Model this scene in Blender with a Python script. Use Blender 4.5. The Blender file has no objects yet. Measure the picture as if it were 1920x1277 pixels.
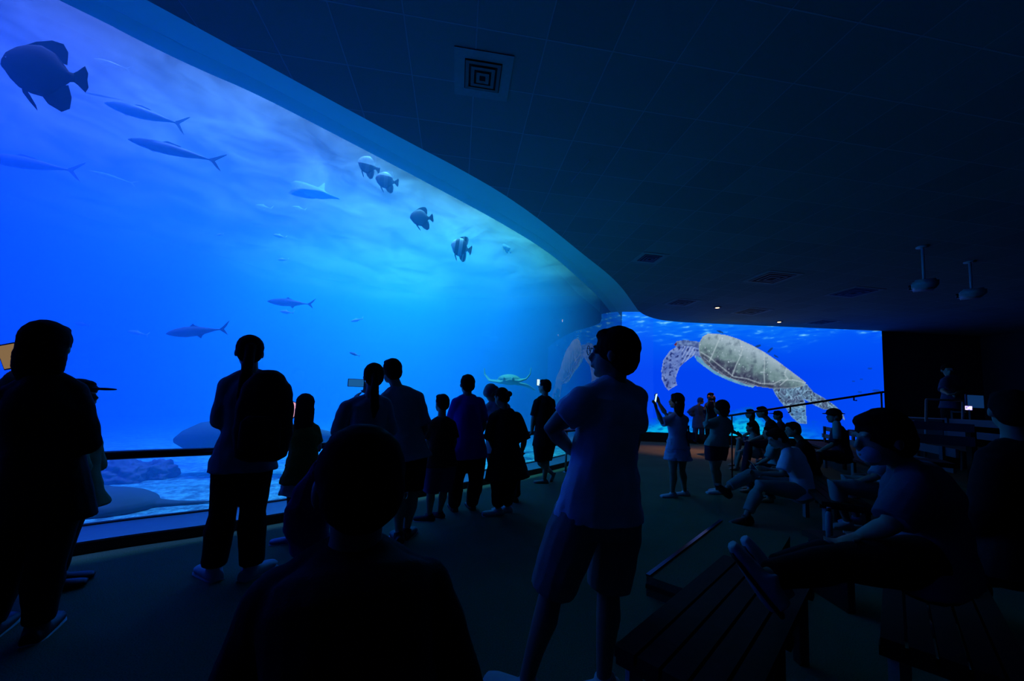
import bpy, bmesh, math, random
from mathutils import Vector, Matrix, noise
random.seed(7)
S = bpy.context.scene
C = S.collection
PI = math.pi
V = Vector
# ------------------------------------------------------------------ camera
FPX = 720.0; PITCH = math.radians(5.0); ROLL = math.radians(2.5); CAMH = 1.35
PCX, PCY = 960.0, 685.0
_F = V((0, math.cos(PITCH), math.sin(PITCH)))
_R0 = V((1, 0, 0)); _U0 = V((0, -math.sin(PITCH), math.cos(PITCH)))
_R = _R0 * math.cos(ROLL) + _U0 * math.sin(ROLL)
_U = _U0 * math.cos(ROLL) - _R0 * math.sin(ROLL)
EYE = V((0, 0, CAMH))
cd = bpy.data.cameras.new('camera'); cam = bpy.data.objects.new('camera', cd); C.objects.link(cam)
cd.sensor_fit = 'HORIZONTAL'; cd.sensor_width = 36.0; cd.lens = FPX / 1920 * 36
cd.shift_y = (PCY - 638.5) / 1920.0
cd.clip_start = 0.05; cd.clip_end = 200
cam.matrix_world = Matrix(((_R.x, _U.x, -_F.x, EYE.x), (_R.y, _U.y, -_F.y, EYE.y), (_R.z, _U.z, -_F.z, EYE.z), (0, 0, 0, 1)))
S.camera = cam

def ray(px, py):
    return _F + _R * ((px - PCX) / FPX) + _U * ((PCY - py) / FPX)
def W(px, py, Y):            # point in the room at distance Y into it
    d = ray(px, py); return EYE + d * (Y / d.y)
def Z(px, py, z=0.0):        # point at height z
    d = ray(px, py); return EYE + d * ((z - CAMH) / d.z)

# ------------------------------------------------------------------ helpers
def tag(o, label=None, cat=None, group=None, kind=None):
    if label: o['label'] = label
    if cat: o['category'] = cat
    if group: o['group'] = group
    if kind: o['kind'] = kind
    return o
def link(name, me, mat=None, parent=None, loc=None):
    o = bpy.data.objects.new(name, me); C.objects.link(o)
    if mat and me: me.materials.append(mat)
    if parent:
        o.parent = parent
        o.matrix_parent_inverse = Matrix.Translation(-parent.location) if parent.type != 'X' else Matrix()
    if loc is not None: o.location = loc
    return o
def empty(name, loc, **k):
    o = bpy.data.objects.new(name, None); C.objects.link(o); o.location = loc
    o.empty_display_size = .1
    return tag(o, **k)
def bm_obj(name, bm, mat, parent=None, smooth=True, base=None):
    """world-space bmesh -> object; when it is top-level, its origin goes to `base`"""
    me = bpy.data.meshes.new(name)
    bmesh.ops.recalc_face_normals(bm, faces=bm.faces)
    bm.to_mesh(me); bm.free()
    if smooth:
        for p in me.polygons: p.use_smooth = True
    off = V((0, 0, 0))
    if parent is not None: off = parent.location.copy()
    elif base is not None: off = V(base)
    me.transform(Matrix.Translation(-off))
    if mat: me.materials.append(mat)
    o = bpy.data.objects.new(name, me); C.objects.link(o)
    if parent is not None: o.parent = parent
    else: o.location = off
    return o
def box(bm, c, s, rot=None):
    m = Matrix.Translation(c) @ (rot.to_4x4() if rot else Matrix()) @ Matrix.Diagonal((s[0], s[1], s[2], 1))
    return bmesh.ops.create_cube(bm, size=1, matrix=m)['verts']
def beam(bm, a, b, w, h, up=V((0, 0, 1))):
    a, b = V(a), V(b); d = (b - a); L = d.length; d.normalize()
    s = d.cross(up).normalized(); u = s.cross(d)
    rot = Matrix((s, d, u)).transposed()
    return box(bm, (a + b) / 2, (w, L, h), rot)
def loft(bm, pts, rad, side=None, n=16, caps=True):
    """rings along pts; rad = r or (a,b) per point: a along side, b across"""
    pts = [V(p) for p in pts]; rings = []
    for i, p in enumerate(pts):
        if i == 0: d = pts[1] - pts[0]
        elif i == len(pts) - 1: d = pts[-1] - pts[-2]
        else: d = (pts[i + 1] - pts[i - 1])
        if d.length < 1e-6: d = V((0, 0, 1))
        d.normalize()
        s = V(side[i]) if isinstance(side, list) else (V(side) if side is not None else (V((1, 0, 0)) if abs(d.x) < .8 else V((0, 1, 0))))
        s = (s - d * s.dot(d))
        if s.length < 1e-5: s = d.orthogonal()
        s.normalize(); b = d.cross(s)
        r = rad[i]; ra, rb = (r, r) if not isinstance(r, (tuple, list)) else r
        rings.append([bm.verts.new(p + s * (ra * math.cos(2 * PI * k / n)) + b * (rb * math.sin(2 * PI * k / n))) for k in range(n)])
    for A, B in zip(rings, rings[1:]):
        for k in range(n):
            bm.faces.new((A[k], A[(k + 1) % n], B[(k + 1) % n], B[k]))
    if caps:
        bm.faces.new(rings[0][::-1]); bm.faces.new(rings[-1])
def ball(bm, c, r, rot=None, seg=16, rings=10):
    r = (r, r, r) if not isinstance(r, (tuple, list)) else r
    m = Matrix.Translation(c) @ (rot.to_4x4() if rot else Matrix()) @ Matrix.Diagonal((r[0], r[1], r[2], 1))
    bmesh.ops.create_uvsphere(bm, u_segments=seg, v_segments=rings, radius=1, matrix=m)
def tube(bm, pts, r, n=8): loft(bm, pts, [r] * len(pts), n=n)
def prism(bm, poly, z0, z1):
    lo = [bm.verts.new((p[0], p[1], z0)) for p in poly]; hi = [bm.verts.new((p[0], p[1], z1)) for p in poly]
    n = len(poly)
    for i in range(n): bm.faces.new((lo[i], lo[(i + 1) % n], hi[(i + 1) % n], hi[i]))
    bm.faces.new(lo[::-1]); bm.faces.new(hi)
def strip(bm, A, B, thick=None):
    a = [bm.verts.new(p) for p in A]; b = [bm.verts.new(p) for p in B]
    for i in range(len(a) - 1): bm.faces.new((a[i], a[i + 1], b[i + 1], b[i]))
def slab_strip(bm, A, B, off):
    """closed slab between polylines A and B, thickness vector off"""
    off = V(off); n = len(A)
    a = [bm.verts.new(p) for p in A]; b = [bm.verts.new(p) for p in B]
    a2 = [bm.verts.new(V(p) + off) for p in A]; b2 = [bm.verts.new(V(p) + off) for p in B]
    for i in range(n - 1):
        bm.faces.new((a[i], a[i + 1], b[i + 1], b[i])); bm.faces.new((a2[i + 1], a2[i], b2[i], b2[i + 1]))
        bm.faces.new((a[i + 1], a[i], a2[i], a2[i + 1])); bm.faces.new((b[i], b[i + 1], b2[i + 1], b2[i]))
    bm.faces.new((a[0], b[0], b2[0], a2[0])); bm.faces.new((b[-1], a[-1], a2[-1], b2[-1]))
# ------------------------------------------------------------------ materials
def newmat(name):
    m = bpy.data.materials.new(name); m.use_nodes = True
    nt = m.node_tree; nt.nodes.clear()
    out = nt.nodes.new('ShaderNodeOutputMaterial')
    return m, nt, out
def N(nt, t, **k):
    n = nt.nodes.new(t)
    for a, b in k.items():
        if a.startswith('i_'):
            n.inputs[a[2:].replace('_', ' ')].default_value = b
        else: setattr(n, a, b)
    return n
def rgba(c): return (c[0], c[1], c[2], 1)
def mat(name, col, rough=.8, col2=None, scale=20, bump=0., metal=0., bscale=None, spec=.3, detail=3):
    m, nt, out = newmat(name)
    p = N(nt, 'ShaderNodeBsdfPrincipled'); p.inputs['Roughness'].default_value = rough
    p.inputs['Metallic'].default_value = metal; p.inputs['Specular IOR Level'].default_value = spec
    tc = N(nt, 'ShaderNodeTexCoord')
    no = N(nt, 'ShaderNodeTexNoise'); no.inputs['Scale'].default_value = scale; no.inputs['Detail'].default_value = detail
    nt.links.new(tc.outputs['Object'], no.inputs['Vector'])
    mx = N(nt, 'ShaderNodeMix', data_type='RGBA')
    c2 = col2 if col2 else tuple(x * .75 for x in col)
    mx.inputs[6].default_value = rgba(col); mx.inputs[7].default_value = rgba(c2)
    nt.links.new(no.outputs['Fac'], mx.inputs[0]); nt.links.new(mx.outputs[2], p.inputs['Base Color'])
    if bump:
        b = N(nt, 'ShaderNodeBump'); b.inputs['Strength'].default_value = bump; b.inputs['Distance'].default_value = .01
        n2 = N(nt, 'ShaderNodeTexNoise'); n2.inputs['Scale'].default_value = bscale or scale * 3
        nt.links.new(tc.outputs['Object'], n2.inputs['Vector'])
        nt.links.new(n2.outputs['Fac'], b.inputs['Height']); nt.links.new(b.outputs[0], p.inputs['Normal'])
    nt.links.new(p.outputs[0], out.inputs[0])
    return m
def emit(name, col, strength):
    m, nt, out = newmat(name); e = N(nt, 'ShaderNodeEmission')
    e.inputs[0].default_value = rgba(col); e.inputs[1].default_value = strength
    nt.links.new(e.outputs[0], out.inputs[0]); return m
# ================================================================== the hall and the tank
SCRY = 14.6; CEIL = 4.55; GTOP = 4.64; SURF = 4.85
# line where the tank's base meets the floor, read along the window
fl = [Z(0, 1068), Z(117, 1046), Z(250, 1024), Z(387, 1005), Z(540, 978), Z(780, 934), Z(978, 896), Z(1065, 875)]
fl = [V((-8.3, -1.6, 0)), V((-6.0, .55, 0))] + fl[:]
fl += [V((2.3, 10.0, 0)), V((3.2, 11.7, 0)), V((4.5, 14.6, 0))]
def smooth_line(pts, it=2):
    for _ in range(it):
        q = [pts[0]]
        for a, b in zip(pts, pts[1:]): q += [a.lerp(b, .25), a.lerp(b, .75)]
        q.append(pts[-1]); pts = q
    return pts
def offs(pts, d):
    o = []
    for i, p in enumerate(pts):
        t = (pts[min(i + 1, len(pts) - 1)] - pts[max(i - 1, 0)]); t.z = 0; t.normalize()
        o.append(p + V((-t.y, t.x, 0)) * d)
    return o
def atz(pts, z): return [V((p.x, p.y, z)) for p in pts]
fl = smooth_line(fl)
gl = offs(fl, .30)
gl = [p for p in gl if p.y < 14.2]
gl.append(V((4.1, 14.42, 0)))
# materials of the shell
def carpet_mat():
    m, nt, out = newmat('carpet')
    p = N(nt, 'ShaderNodeBsdfPrincipled'); p.inputs['Roughness'].default_value = .95; p.inputs['Specular IOR Level'].default_value = .1
    tc = N(nt, 'ShaderNodeTexCoord'); n1 = N(nt, 'ShaderNodeTexNoise'); n1.inputs['Scale'].default_value = 140; n1.inputs['Detail'].default_value = 4
    n2 = N(nt, 'ShaderNodeTexNoise'); n2.inputs['Scale'].default_value = 1.3
    nt.links.new(tc.outputs['Object'], n1.inputs['Vector']); nt.links.new(tc.outputs['Object'], n2.inputs['Vector'])
    mx = N(nt, 'ShaderNodeMix', data_type='RGBA'); mx.inputs[6].default_value = (.04, .05, .03, 1); mx.inputs[7].default_value = (.21, .27, .15, 1)
    nt.links.new(n1.outputs['Fac'], mx.inputs[0])
    m2 = N(nt, 'ShaderNodeMix', data_type='RGBA', blend_type='MULTIPLY'); m2.inputs[0].default_value = .4
    nt.links.new(mx.outputs[2], m2.inputs[6]); nt.links.new(n2.outputs['Fac'], m2.inputs[7]); nt.links.new(m2.outputs[2], p.inputs['Base Color'])
    b = N(nt, 'ShaderNodeBump'); b.inputs['Strength'].default_value = .5; b.inputs['Distance'].default_value = .01
    nt.links.new(n1.outputs['Fac'], b.inputs['Height']); nt.links.new(b.outputs[0], p.inputs['Normal'])
    nt.links.new(p.outputs[0], out.inputs[0]); return m
def ceiling_mat():
    m, nt, out = newmat('ceiling_tiles')
    p = N(nt, 'ShaderNodeBsdfPrincipled'); p.inputs['Roughness'].default_value = .9; p.inputs['Specular IOR Level'].default_value = .15
    tc = N(nt, 'ShaderNodeTexCoord'); mp = N(nt, 'ShaderNodeMapping'); mp.inputs['Rotation'].default_value = (0, 0, TILE_ROT)
    nt.links.new(tc.outputs['Object'], mp.inputs[0])
    br = N(nt, 'ShaderNodeTexBrick', offset=0.0, squash=1.0)
    for k, v in (('Scale', 1.0), ('Mortar Size', .007), ('Mortar Smooth', .3), ('Brick Width', TILE), ('Row Height', TILE)): br.inputs[k].default_value = v
    br.inputs['Color1'].default_value = (.13, .17, .16, 1); br.inputs['Color2'].default_value = (.15, .20, .19, 1); br.inputs['Mortar'].default_value = (.24, .26, .27, 1)
    nt.links.new(mp.outputs[0], br.inputs[0]); nt.links.new(br.outputs[0], p.inputs['Base Color'])
    b = N(nt, 'ShaderNodeBump'); b.inputs['Strength'].default_value = .6; b.inputs['Distance'].default_value = .02
    nt.links.new(br.outputs['Fac'], b.inputs['Height']); nt.links.new(b.outputs[0], p.inputs['Normal'])
    nt.links.new(p.outputs[0], out.inputs[0]); return m
TILE = .62; TILE_ROT = math.radians(-8)
M_carpet = carpet_mat(); M_ceil = ceiling_mat()
M_black = mat('black_paint', (.012, .012, .013), .7)
M_wall = mat('dark_wall_paint', (.035, .037, .045), .85, scale=3)
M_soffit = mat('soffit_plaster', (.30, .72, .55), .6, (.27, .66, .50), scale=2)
# floor
bm = bmesh.new(); prism(bm, [(p.x, p.y) for p in atz(offs(fl, .12), 0)] + [(18, 14.8), (18, -5), (-9, -5)], -.2, 0)
floor = tag(bm_obj('floor', bm, M_carpet, smooth=False), kind='structure')
# ceiling with its curved free edge
ce = [Z(275, 0, CEIL), Z(430, 84, CEIL), Z(600, 177, CEIL), Z(767, 267, CEIL), Z(860, 315, CEIL), Z(950, 367, CEIL), Z(1030, 425, CEIL), Z(1096, 479, CEIL), Z(1140, 513, CEIL), Z(1167, 540, CEIL), Z(1188, 570, CEIL),
      Z(1200, 587, CEIL), Z(1227, 598, CEIL), Z(1260, 603, CEIL)]
d0 = (ce[0] - ce[1]).normalized()
ce = [ce[0] + d0 * 8, ce[0] + d0 * 3] + ce
ce = [p for p in ce if p.y < 14.5] + [V((7.6, 14.55, CEIL))]
ce = smooth_line(ce, 2)
bm = bmesh.new(); prism(bm, [(p.x, p.y) for p in ce] + [(18, 14.55), (18, -5), (ce[0].x, -5)], CEIL, CEIL + .12)
ceiling = tag(bm_obj('ceiling', bm, M_ceil, smooth=False), kind='structure')
# soffit from the ceiling edge out to the head of the glass
def resample(pts, n):
    L = [0]
    for a, b in zip(pts, pts[1:]): L.append(L[-1] + (b - a).length)
    out = []
    for k in range(n):
        t = L[-1] * k / (n - 1); i = 0
        while i < len(L) - 2 and L[i + 1] < t: i += 1
        out.append(pts[i].lerp(pts[i + 1], (t - L[i]) / max(L[i + 1] - L[i], 1e-6)))
    return out
def nearest_on(pts, p):
    best = None
    for a, b in zip(pts, pts[1:]):
        ab = (b - a).xy; t = max(0, min(1, (p.xy - a.xy).dot(ab) / max(ab.length_squared, 1e-9)))
        q = a.lerp(b, t); d = (q.xy - p.xy).length
        if best is None or d < best[0]: best = (d, q)
    return best[1]
gt = atz(gl, GTOP)
SOFY = 13.6
g_s = [p for p in resample(gt, 90) if -3 < p.y < SOFY]
A = []
for p in g_s:
    q = nearest_on(ce, p); A.append(V((q.x, q.y, CEIL + .005)))
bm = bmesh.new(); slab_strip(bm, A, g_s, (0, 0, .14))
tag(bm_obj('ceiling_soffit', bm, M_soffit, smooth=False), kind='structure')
# walls
bm = bmesh.new(); box(bm, (11.6, 14.7, 3), (14.8, .16, 6.4)); tag(bm_obj('wall_back', bm, M_wall, smooth=False), kind='structure')
bm = bmesh.new(); box(bm, (18.08, 4.8, 3), (.16, 19.6, 6.4)); tag(bm_obj('wall_right', bm, M_wall, smooth=False), kind='structure')
bm = bmesh.new(); box(bm, (4, -5.08, 2.3), (28, .16, 5.0)); tag(bm_obj('wall_front', bm, M_wall, smooth=False), kind='structure')
bm = bmesh.new(); box(bm, (11.2, 14.52, .17), (13.2, .2, .34)); tag(bm_obj('baseboard_back', bm, M_black, smooth=False), kind='structure')
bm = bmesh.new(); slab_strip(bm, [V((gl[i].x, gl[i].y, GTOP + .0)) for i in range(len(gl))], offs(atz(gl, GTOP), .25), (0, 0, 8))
tag(bm_obj('wall_left', bm, M_soffit, smooth=False), kind='structure')  # header over the glass; unseen upper part added to block tank lamp light
# kerb with a glossy sill
kz = .085; g0 = .14
bm = bmesh.new(); slab_strip(bm, atz(fl, 0), atz(offs(fl, .30), 0), (0, 0, kz))
tag(bm_obj('baseboard_left', bm, M_black, smooth=False), kind='structure')
def sill_mat():
    m, nt, out = newmat('polished_sill')
    p = N(nt, 'ShaderNodeBsdfPrincipled'); p.inputs['Roughness'].default_value = .35; p.inputs['Base Color'].default_value = (.05, .17, .24, 1)
    tc = N(nt, 'ShaderNodeTexCoord'); n1 = N(nt, 'ShaderNodeTexNoise'); n1.inputs['Scale'].default_value = 5
    nt.links.new(tc.outputs['Object'], n1.inputs['Vector'])
    b = N(nt, 'ShaderNodeBump'); b.inputs['Strength'].default_value = .35; b.inputs['Distance'].default_value = .02
    nt.links.new(n1.outputs['Fac'], b.inputs['Height']); nt.links.new(b.outputs[0], p.inputs['Normal'])
    nt.links.new(p.outputs[0], out.inputs[0]); return m
M_sill = sill_mat()
bm = bmesh.new(); slab_strip(bm, atz(offs(fl, .005), kz), [p for p in atz(offs(fl, .27), g0)], (0, 0, .012))
tag(bm_obj('trim_1', bm, M_sill, smooth=False), kind='structure')
bm = bmesh.new(); slab_strip(bm, atz(offs(fl, .26), g0), [p for p in atz(offs(fl, .31), g0)], (0, 0, .02))
tag(bm_obj('trim_2', bm, M_black, smooth=False), kind='structure')
# glass: a thick curved acrylic panel
def glass_mat():
    m, nt, out = newmat('acrylic_window')
    t = N(nt, 'ShaderNodeBsdfTransparent'); t.inputs[0].default_value = (.97, .99, 1, 1)
    g = N(nt, 'ShaderNodeBsdfGlossy'); g.inputs['Roughness'].default_value = .0
    lw = N(nt, 'ShaderNodeLayerWeight'); pw = N(nt, 'ShaderNodeMath', operation='POWER'); pw.inputs[1].default_value = 5
    nt.links.new(lw.outputs['Facing'], pw.inputs[0]); lw.inputs[0].default_value = .5
    f = N(nt, 'ShaderNodeMath', operation='MULTIPLY_ADD'); f.inputs[1].default_value = .92; f.inputs[2].default_value = .05
    nt.links.new(pw.outputs[0], f.inputs[0])
    mx = N(nt, 'ShaderNodeMixShader')
    nt.links.new(f.outputs[0], mx.inputs[0]); nt.links.new(t.outputs[0], mx.inputs[1]); nt.links.new(g.outputs[0], mx.inputs[2])
    nt.links.new(mx.outputs[0], out.inputs[0]); return m
M_glass = glass_mat()
gls = resample(gl, 120)
bm = bmesh.new(); strip(bm, atz(gls, g0 + .01), atz(gls, GTOP))
win = tag(bm_obj('window_1', bm, M_glass), kind='structure')
# water body
def water_mat():
    m, nt, out = newmat('tank_water')
    sc = N(nt, 'ShaderNodeVolumeScatter'); sc.inputs['Color'].default_value = WSC; sc.inputs['Density'].default_value = WSD; sc.inputs['Anisotropy'].default_value = .1
    ab = N(nt, 'ShaderNodeVolumeAbsorption'); ab.inputs['Color'].default_value = WAC; ab.inputs['Density'].default_value = WAD
    ad = N(nt, 'ShaderNodeAddShader'); nt.links.new(sc.outputs[0], ad.inputs[0]); nt.links.new(ab.outputs[0], ad.inputs[1])
    nt.links.new(ad.outputs[0], out.inputs['Volume']); return m
WSC = (.07, .55, 1, 1); WSD = .20; WAC = (.0, .40, .93, 1); WAD = .26
back = [V((4.12, 14.55, 0)), V((4.6, 20, 0)), V((-4, 22, 0)), V((-12, 18, 0)), V((-17, 10, 0)), V((-15, 0, 0)), V((-9.5, -1.6, 0))]
gin = offs(gls, .012)
bm = bmesh.new(); prism(bm, [(p.x, p.y) for p in gin] + [(p.x, p.y) for p in back], -.05, SURF - .01)
tag(bm_obj('tank_water', bm, water_mat(), smooth=False), 'blue water filling the tank behind the long curved window', 'water', kind='stuff')
M_tankwall = mat('tank_wall_paint', (.03, .16, .30), .9, scale=.6)
bb = [gin[-1]] + back + [gin[0]]
bm = bmesh.new(); slab_strip(bm, atz(bb, -.06), atz(bb, 6.5), (0, 0, .001)); bm.free()
bm = bmesh.new(); strip(bm, atz(bb, -.06), atz(bb, 7.0)); tag(bm_obj('wall_tank', bm, M_tankwall, smooth=False), kind='structure')
bpy.data.objects['wall_tank'].modifiers.new('t', 'SOLIDIFY').thickness = .1
def gravel_mat():
    m, nt, out = newmat('tank_gravel')
    p = N(nt, 'ShaderNodeBsdfPrincipled'); p.inputs['Roughness'].default_value = .9
    tc = N(nt, 'ShaderNodeTexCoord'); mp = N(nt, 'ShaderNodeMapping'); mp.inputs['Scale'].default_value = (1, 1, 1)
    nt.links.new(tc.outputs['Object'], mp.inputs[0])
    n1 = N(nt, 'ShaderNodeTexNoise'); n1.inputs['Scale'].default_value = 9; n1.inputs['Detail'].default_value = 6; n1.inputs['Roughness'].default_value = .65
    nt.links.new(mp.outputs[0], n1.inputs['Vector'])
    cr = N(nt, 'ShaderNodeValToRGB'); e = cr.color_ramp.elements
    e[0].position = .38; e[0].color = (.10, .30, .27, 1); e[1].position = .62; e[1].color = (.35, 1.0, .70, 1)
    nt.links.new(n1.outputs['Fac'], cr.inputs[0]); nt.links.new(cr.outputs[0], p.inputs['Base Color'])
    b = N(nt, 'ShaderNodeBump'); b.inputs['Strength'].default_value = .9; b.inputs['Distance'].default_value = .08
    nt.links.new(n1.outputs['Fac'], b.inputs['Height']); nt.links.new(b.outputs[0], p.inputs['Normal'])
    nt.links.new(p.outputs[0], out.inputs[0]); return m
bm = bmesh.new(); prism(bm, [(p.x, p.y) for p in gin] + [(p.x, p.y) for p in back], -.3, .06)
tag(bm_obj('floor_tank', bm, gravel_mat(), smooth=False), kind='structure')
# water surface
def surf_mat():
    m, nt, out = newmat('water_surface')
    tc = N(nt, 'ShaderNodeTexCoord'); mp = N(nt, 'ShaderNodeMapping'); mp.inputs['Scale'].default_value = (1, 1, 1)
    nt.links.new(tc.outputs['Object'], mp.inputs[0])
    n1 = N(nt, 'ShaderNodeTexNoise'); n1.inputs['Scale'].default_value = 1.1; n1.inputs['Detail'].default_value = 7; n1.inputs['Roughness'].default_value = .6; n1.inputs['Distortion'].default_value = .6
    nt.links.new(mp.outputs[0], n1.inputs['Vector'])
    cr = N(nt, 'ShaderNodeValToRGB'); e = cr.color_ramp.elements
    e[0].position = .35; e[0].color = (.05, .05, .05, 1); e[1].position = .75; e[1].color = (.18, .18, .18, 1)
    nt.links.new(n1.outputs['Fac'], cr.inputs[0])
    tl = N(nt, 'ShaderNodeBsdfTranslucent'); nt.links.new(cr.outputs[0], tl.inputs[0])
    tr = N(nt, 'ShaderNodeBsdfTransparent'); mx = N(nt, 'ShaderNodeMixShader'); mx.inputs[0].default_value = .5
    nt.links.new(tr.outputs[0], mx.inputs[1]); nt.links.new(tl.outputs[0], mx.inputs[2]); nt.links.new(mx.outputs[0], out.inputs[0]); return m
bm = bmesh.new(); f = bm.faces.new([bm.verts.new((p.x, p.y, SURF)) for p in [(q) for q in gin] + back])
tag(bm_obj('water_surface', bm, surf_mat(), smooth=False), 'rippled underside of the water surface at the top of the tank', 'water surface', kind='stuff')
def spot(name, loc, target, col, power, angle, rad=.1, blend=.6):
    l = bpy.data.lights.new(name, 'SPOT'); l.color = col; l.energy = power; l.spot_size = math.radians(angle); l.spot_blend = blend; l.shadow_soft_size = rad
    o = bpy.data.objects.new(name, l); C.objects.link(o); o.location = loc
    o.rotation_euler = (V(target) - V(loc)).to_track_quat('-Z', 'Y').to_euler(); return o
gll = resample(gl, 60)
def behind(t, d):            # a point d metres behind the window, t of the way along it
    i = min(int(t * 59), 58); p = gll[i]; q = gll[i + 1]; k = (q - p).normalized(); return p + V((-k.y, k.x, 0)) * d
LIGHTS = [
 # along, behind, height, aim further behind, colour, watts, cone
 (.20, 1.3, 12, 1.6, (.06, .13, 1), 16000, 56),
 (.34, 1.3, 12, 1.4, (.09, .22, 1), 16000, 54),
 (.46, 1.3, 12, 1.3, (.12, .50, 1), 14000, 50),
 (.56, 1.3, 12, 1.3, (.12, .75, 1), 14000, 46),
 (.67, 1.3, 12, 1.3, (.08, .80, .85), 14000, 44),
 (.82, 1.2, 12, 1.1, (.06, .62, .75), 7000, 40),
 (.26, 4.5, 12, 4.5, (.02, .04, 1), 22000, 70),
 (.48, 4.5, 12, 4.5, (.04, .22, 1), 24000, 66),
 (.64, 4.5, 12, 3.5, (.12, .82, .9), 34000, 56),
 (.82, 4.0, 12, 2.5, (.08, .75, .7), 12000, 50),
]
for i, (t, d, z, a, c, p, ang) in enumerate(LIGHTS):
    P = behind(t, d); Q = behind(t, d + a); spot('tank_lamp', (P.x, P.y, z), (Q.x, Q.y, 0), c, p, ang, blend=.8)
# ================================================================== big video screen
def lin(c): return tuple(((x / 255) / 12.92 if x / 255 <= .04045 else ((x / 255 + .055) / 1.055) ** 2.4) for x in c)
def zz(L): return [(1200 + x / 4, 560 + y / 4) for x, y in L]
P_shell = zz([(445,330),(470,285),(510,262),(570,262),(650,275),(730,300),(830,345),(930,400),(1020,460),(1100,520),(1180,580),(1245,630),(1230,655),(1150,672),(1000,675),(900,662),(800,645),(700,608),(620,575),(540,530),(480,480),(450,430),(440,380)])
P_under = zz([(412,425),(450,440),(540,530),(700,606),(860,655),(850,668),(760,648),(660,612),(560,565),(470,500),(425,465)])
P_head = zz([(255,345),(275,320),(330,310),(400,318),(455,325),(450,372),(380,356),(320,352),(270,362)])
P_front = zz([(450,360),(360,348),(290,352),(225,390),(175,460),(160,540),(165,610),(190,660),(215,688),(240,670),(278,650),(268,610),(275,570),(300,510),(345,470),(405,425),(430,470),(460,430)])
P_rear = zz([(990,668),(1240,648),(1205,700),(1240,780),(1252,940),(1190,935),(1130,880),(1100,830),(1050,770),(1010,710)])
P_tail = zz([(1150,655),(1248,638),(1300,700),(1380,745),(1460,800),(1520,860),(1538,912),(1495,880),(1440,835),(1380,832),(1300,795),(1215,745)])
def inside(P, x, y):
    c = False; j = len(P) - 1
    for i in range(len(P)):
        xi, yi = P[i]; xj, yj = P[j]
        if (yi > y) != (yj > y) and x < (xj - xi) * (y - yi) / (yj - yi) + xi: c = not c
        j = i
    return c
def dseg(P, x, y, closed=True):
    best = 1e9; n = len(P)
    for i in range(n if closed else n - 1):
        x0, y0 = P[i]; x1, y1 = P[(i + 1) % n]; dx, dy = x1 - x0, y1 - y0
        t = max(0, min(1, ((x - x0) * dx + (y - y0) * dy) / (dx * dx + dy * dy + 1e-9)))
        d = math.hypot(x - x0 - t * dx, y - y0 - t * dy)
        if d < best: best = d
    return best
def nz(x, y, s, o=0): return noise.noise(V((x / s, y / s, o)))
def fb(x, y, s, o=0): return nz(x, y, s, o) + .5 * nz(x, y, s / 2.1, o + 3) + .25 * nz(x, y, s / 4.3, o + 7)
SEAMS = [zz([(455,400),(520,440),(600,505),(700,585),(800,600),(900,635),(1000,640),(1060,610),(1150,610),(1240,632)]),
         zz([(930,400),(935,480),(930,560),(935,640)]), zz([(770,380),(745,450),(720,500),(690,580)]), zz([(1100,520),(1085,570),(1110,600),(1050,650)]),
         zz([(600,290),(570,360),(540,430),(520,470)])]
S_seam2 = zz([(480,440),(560,520),(660,595),(780,625),(880,655)])
def mixc(a, b, t): t = max(0, min(1, t)); return tuple(a[i] * (1 - t) + b[i] * t for i in range(3))
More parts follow.
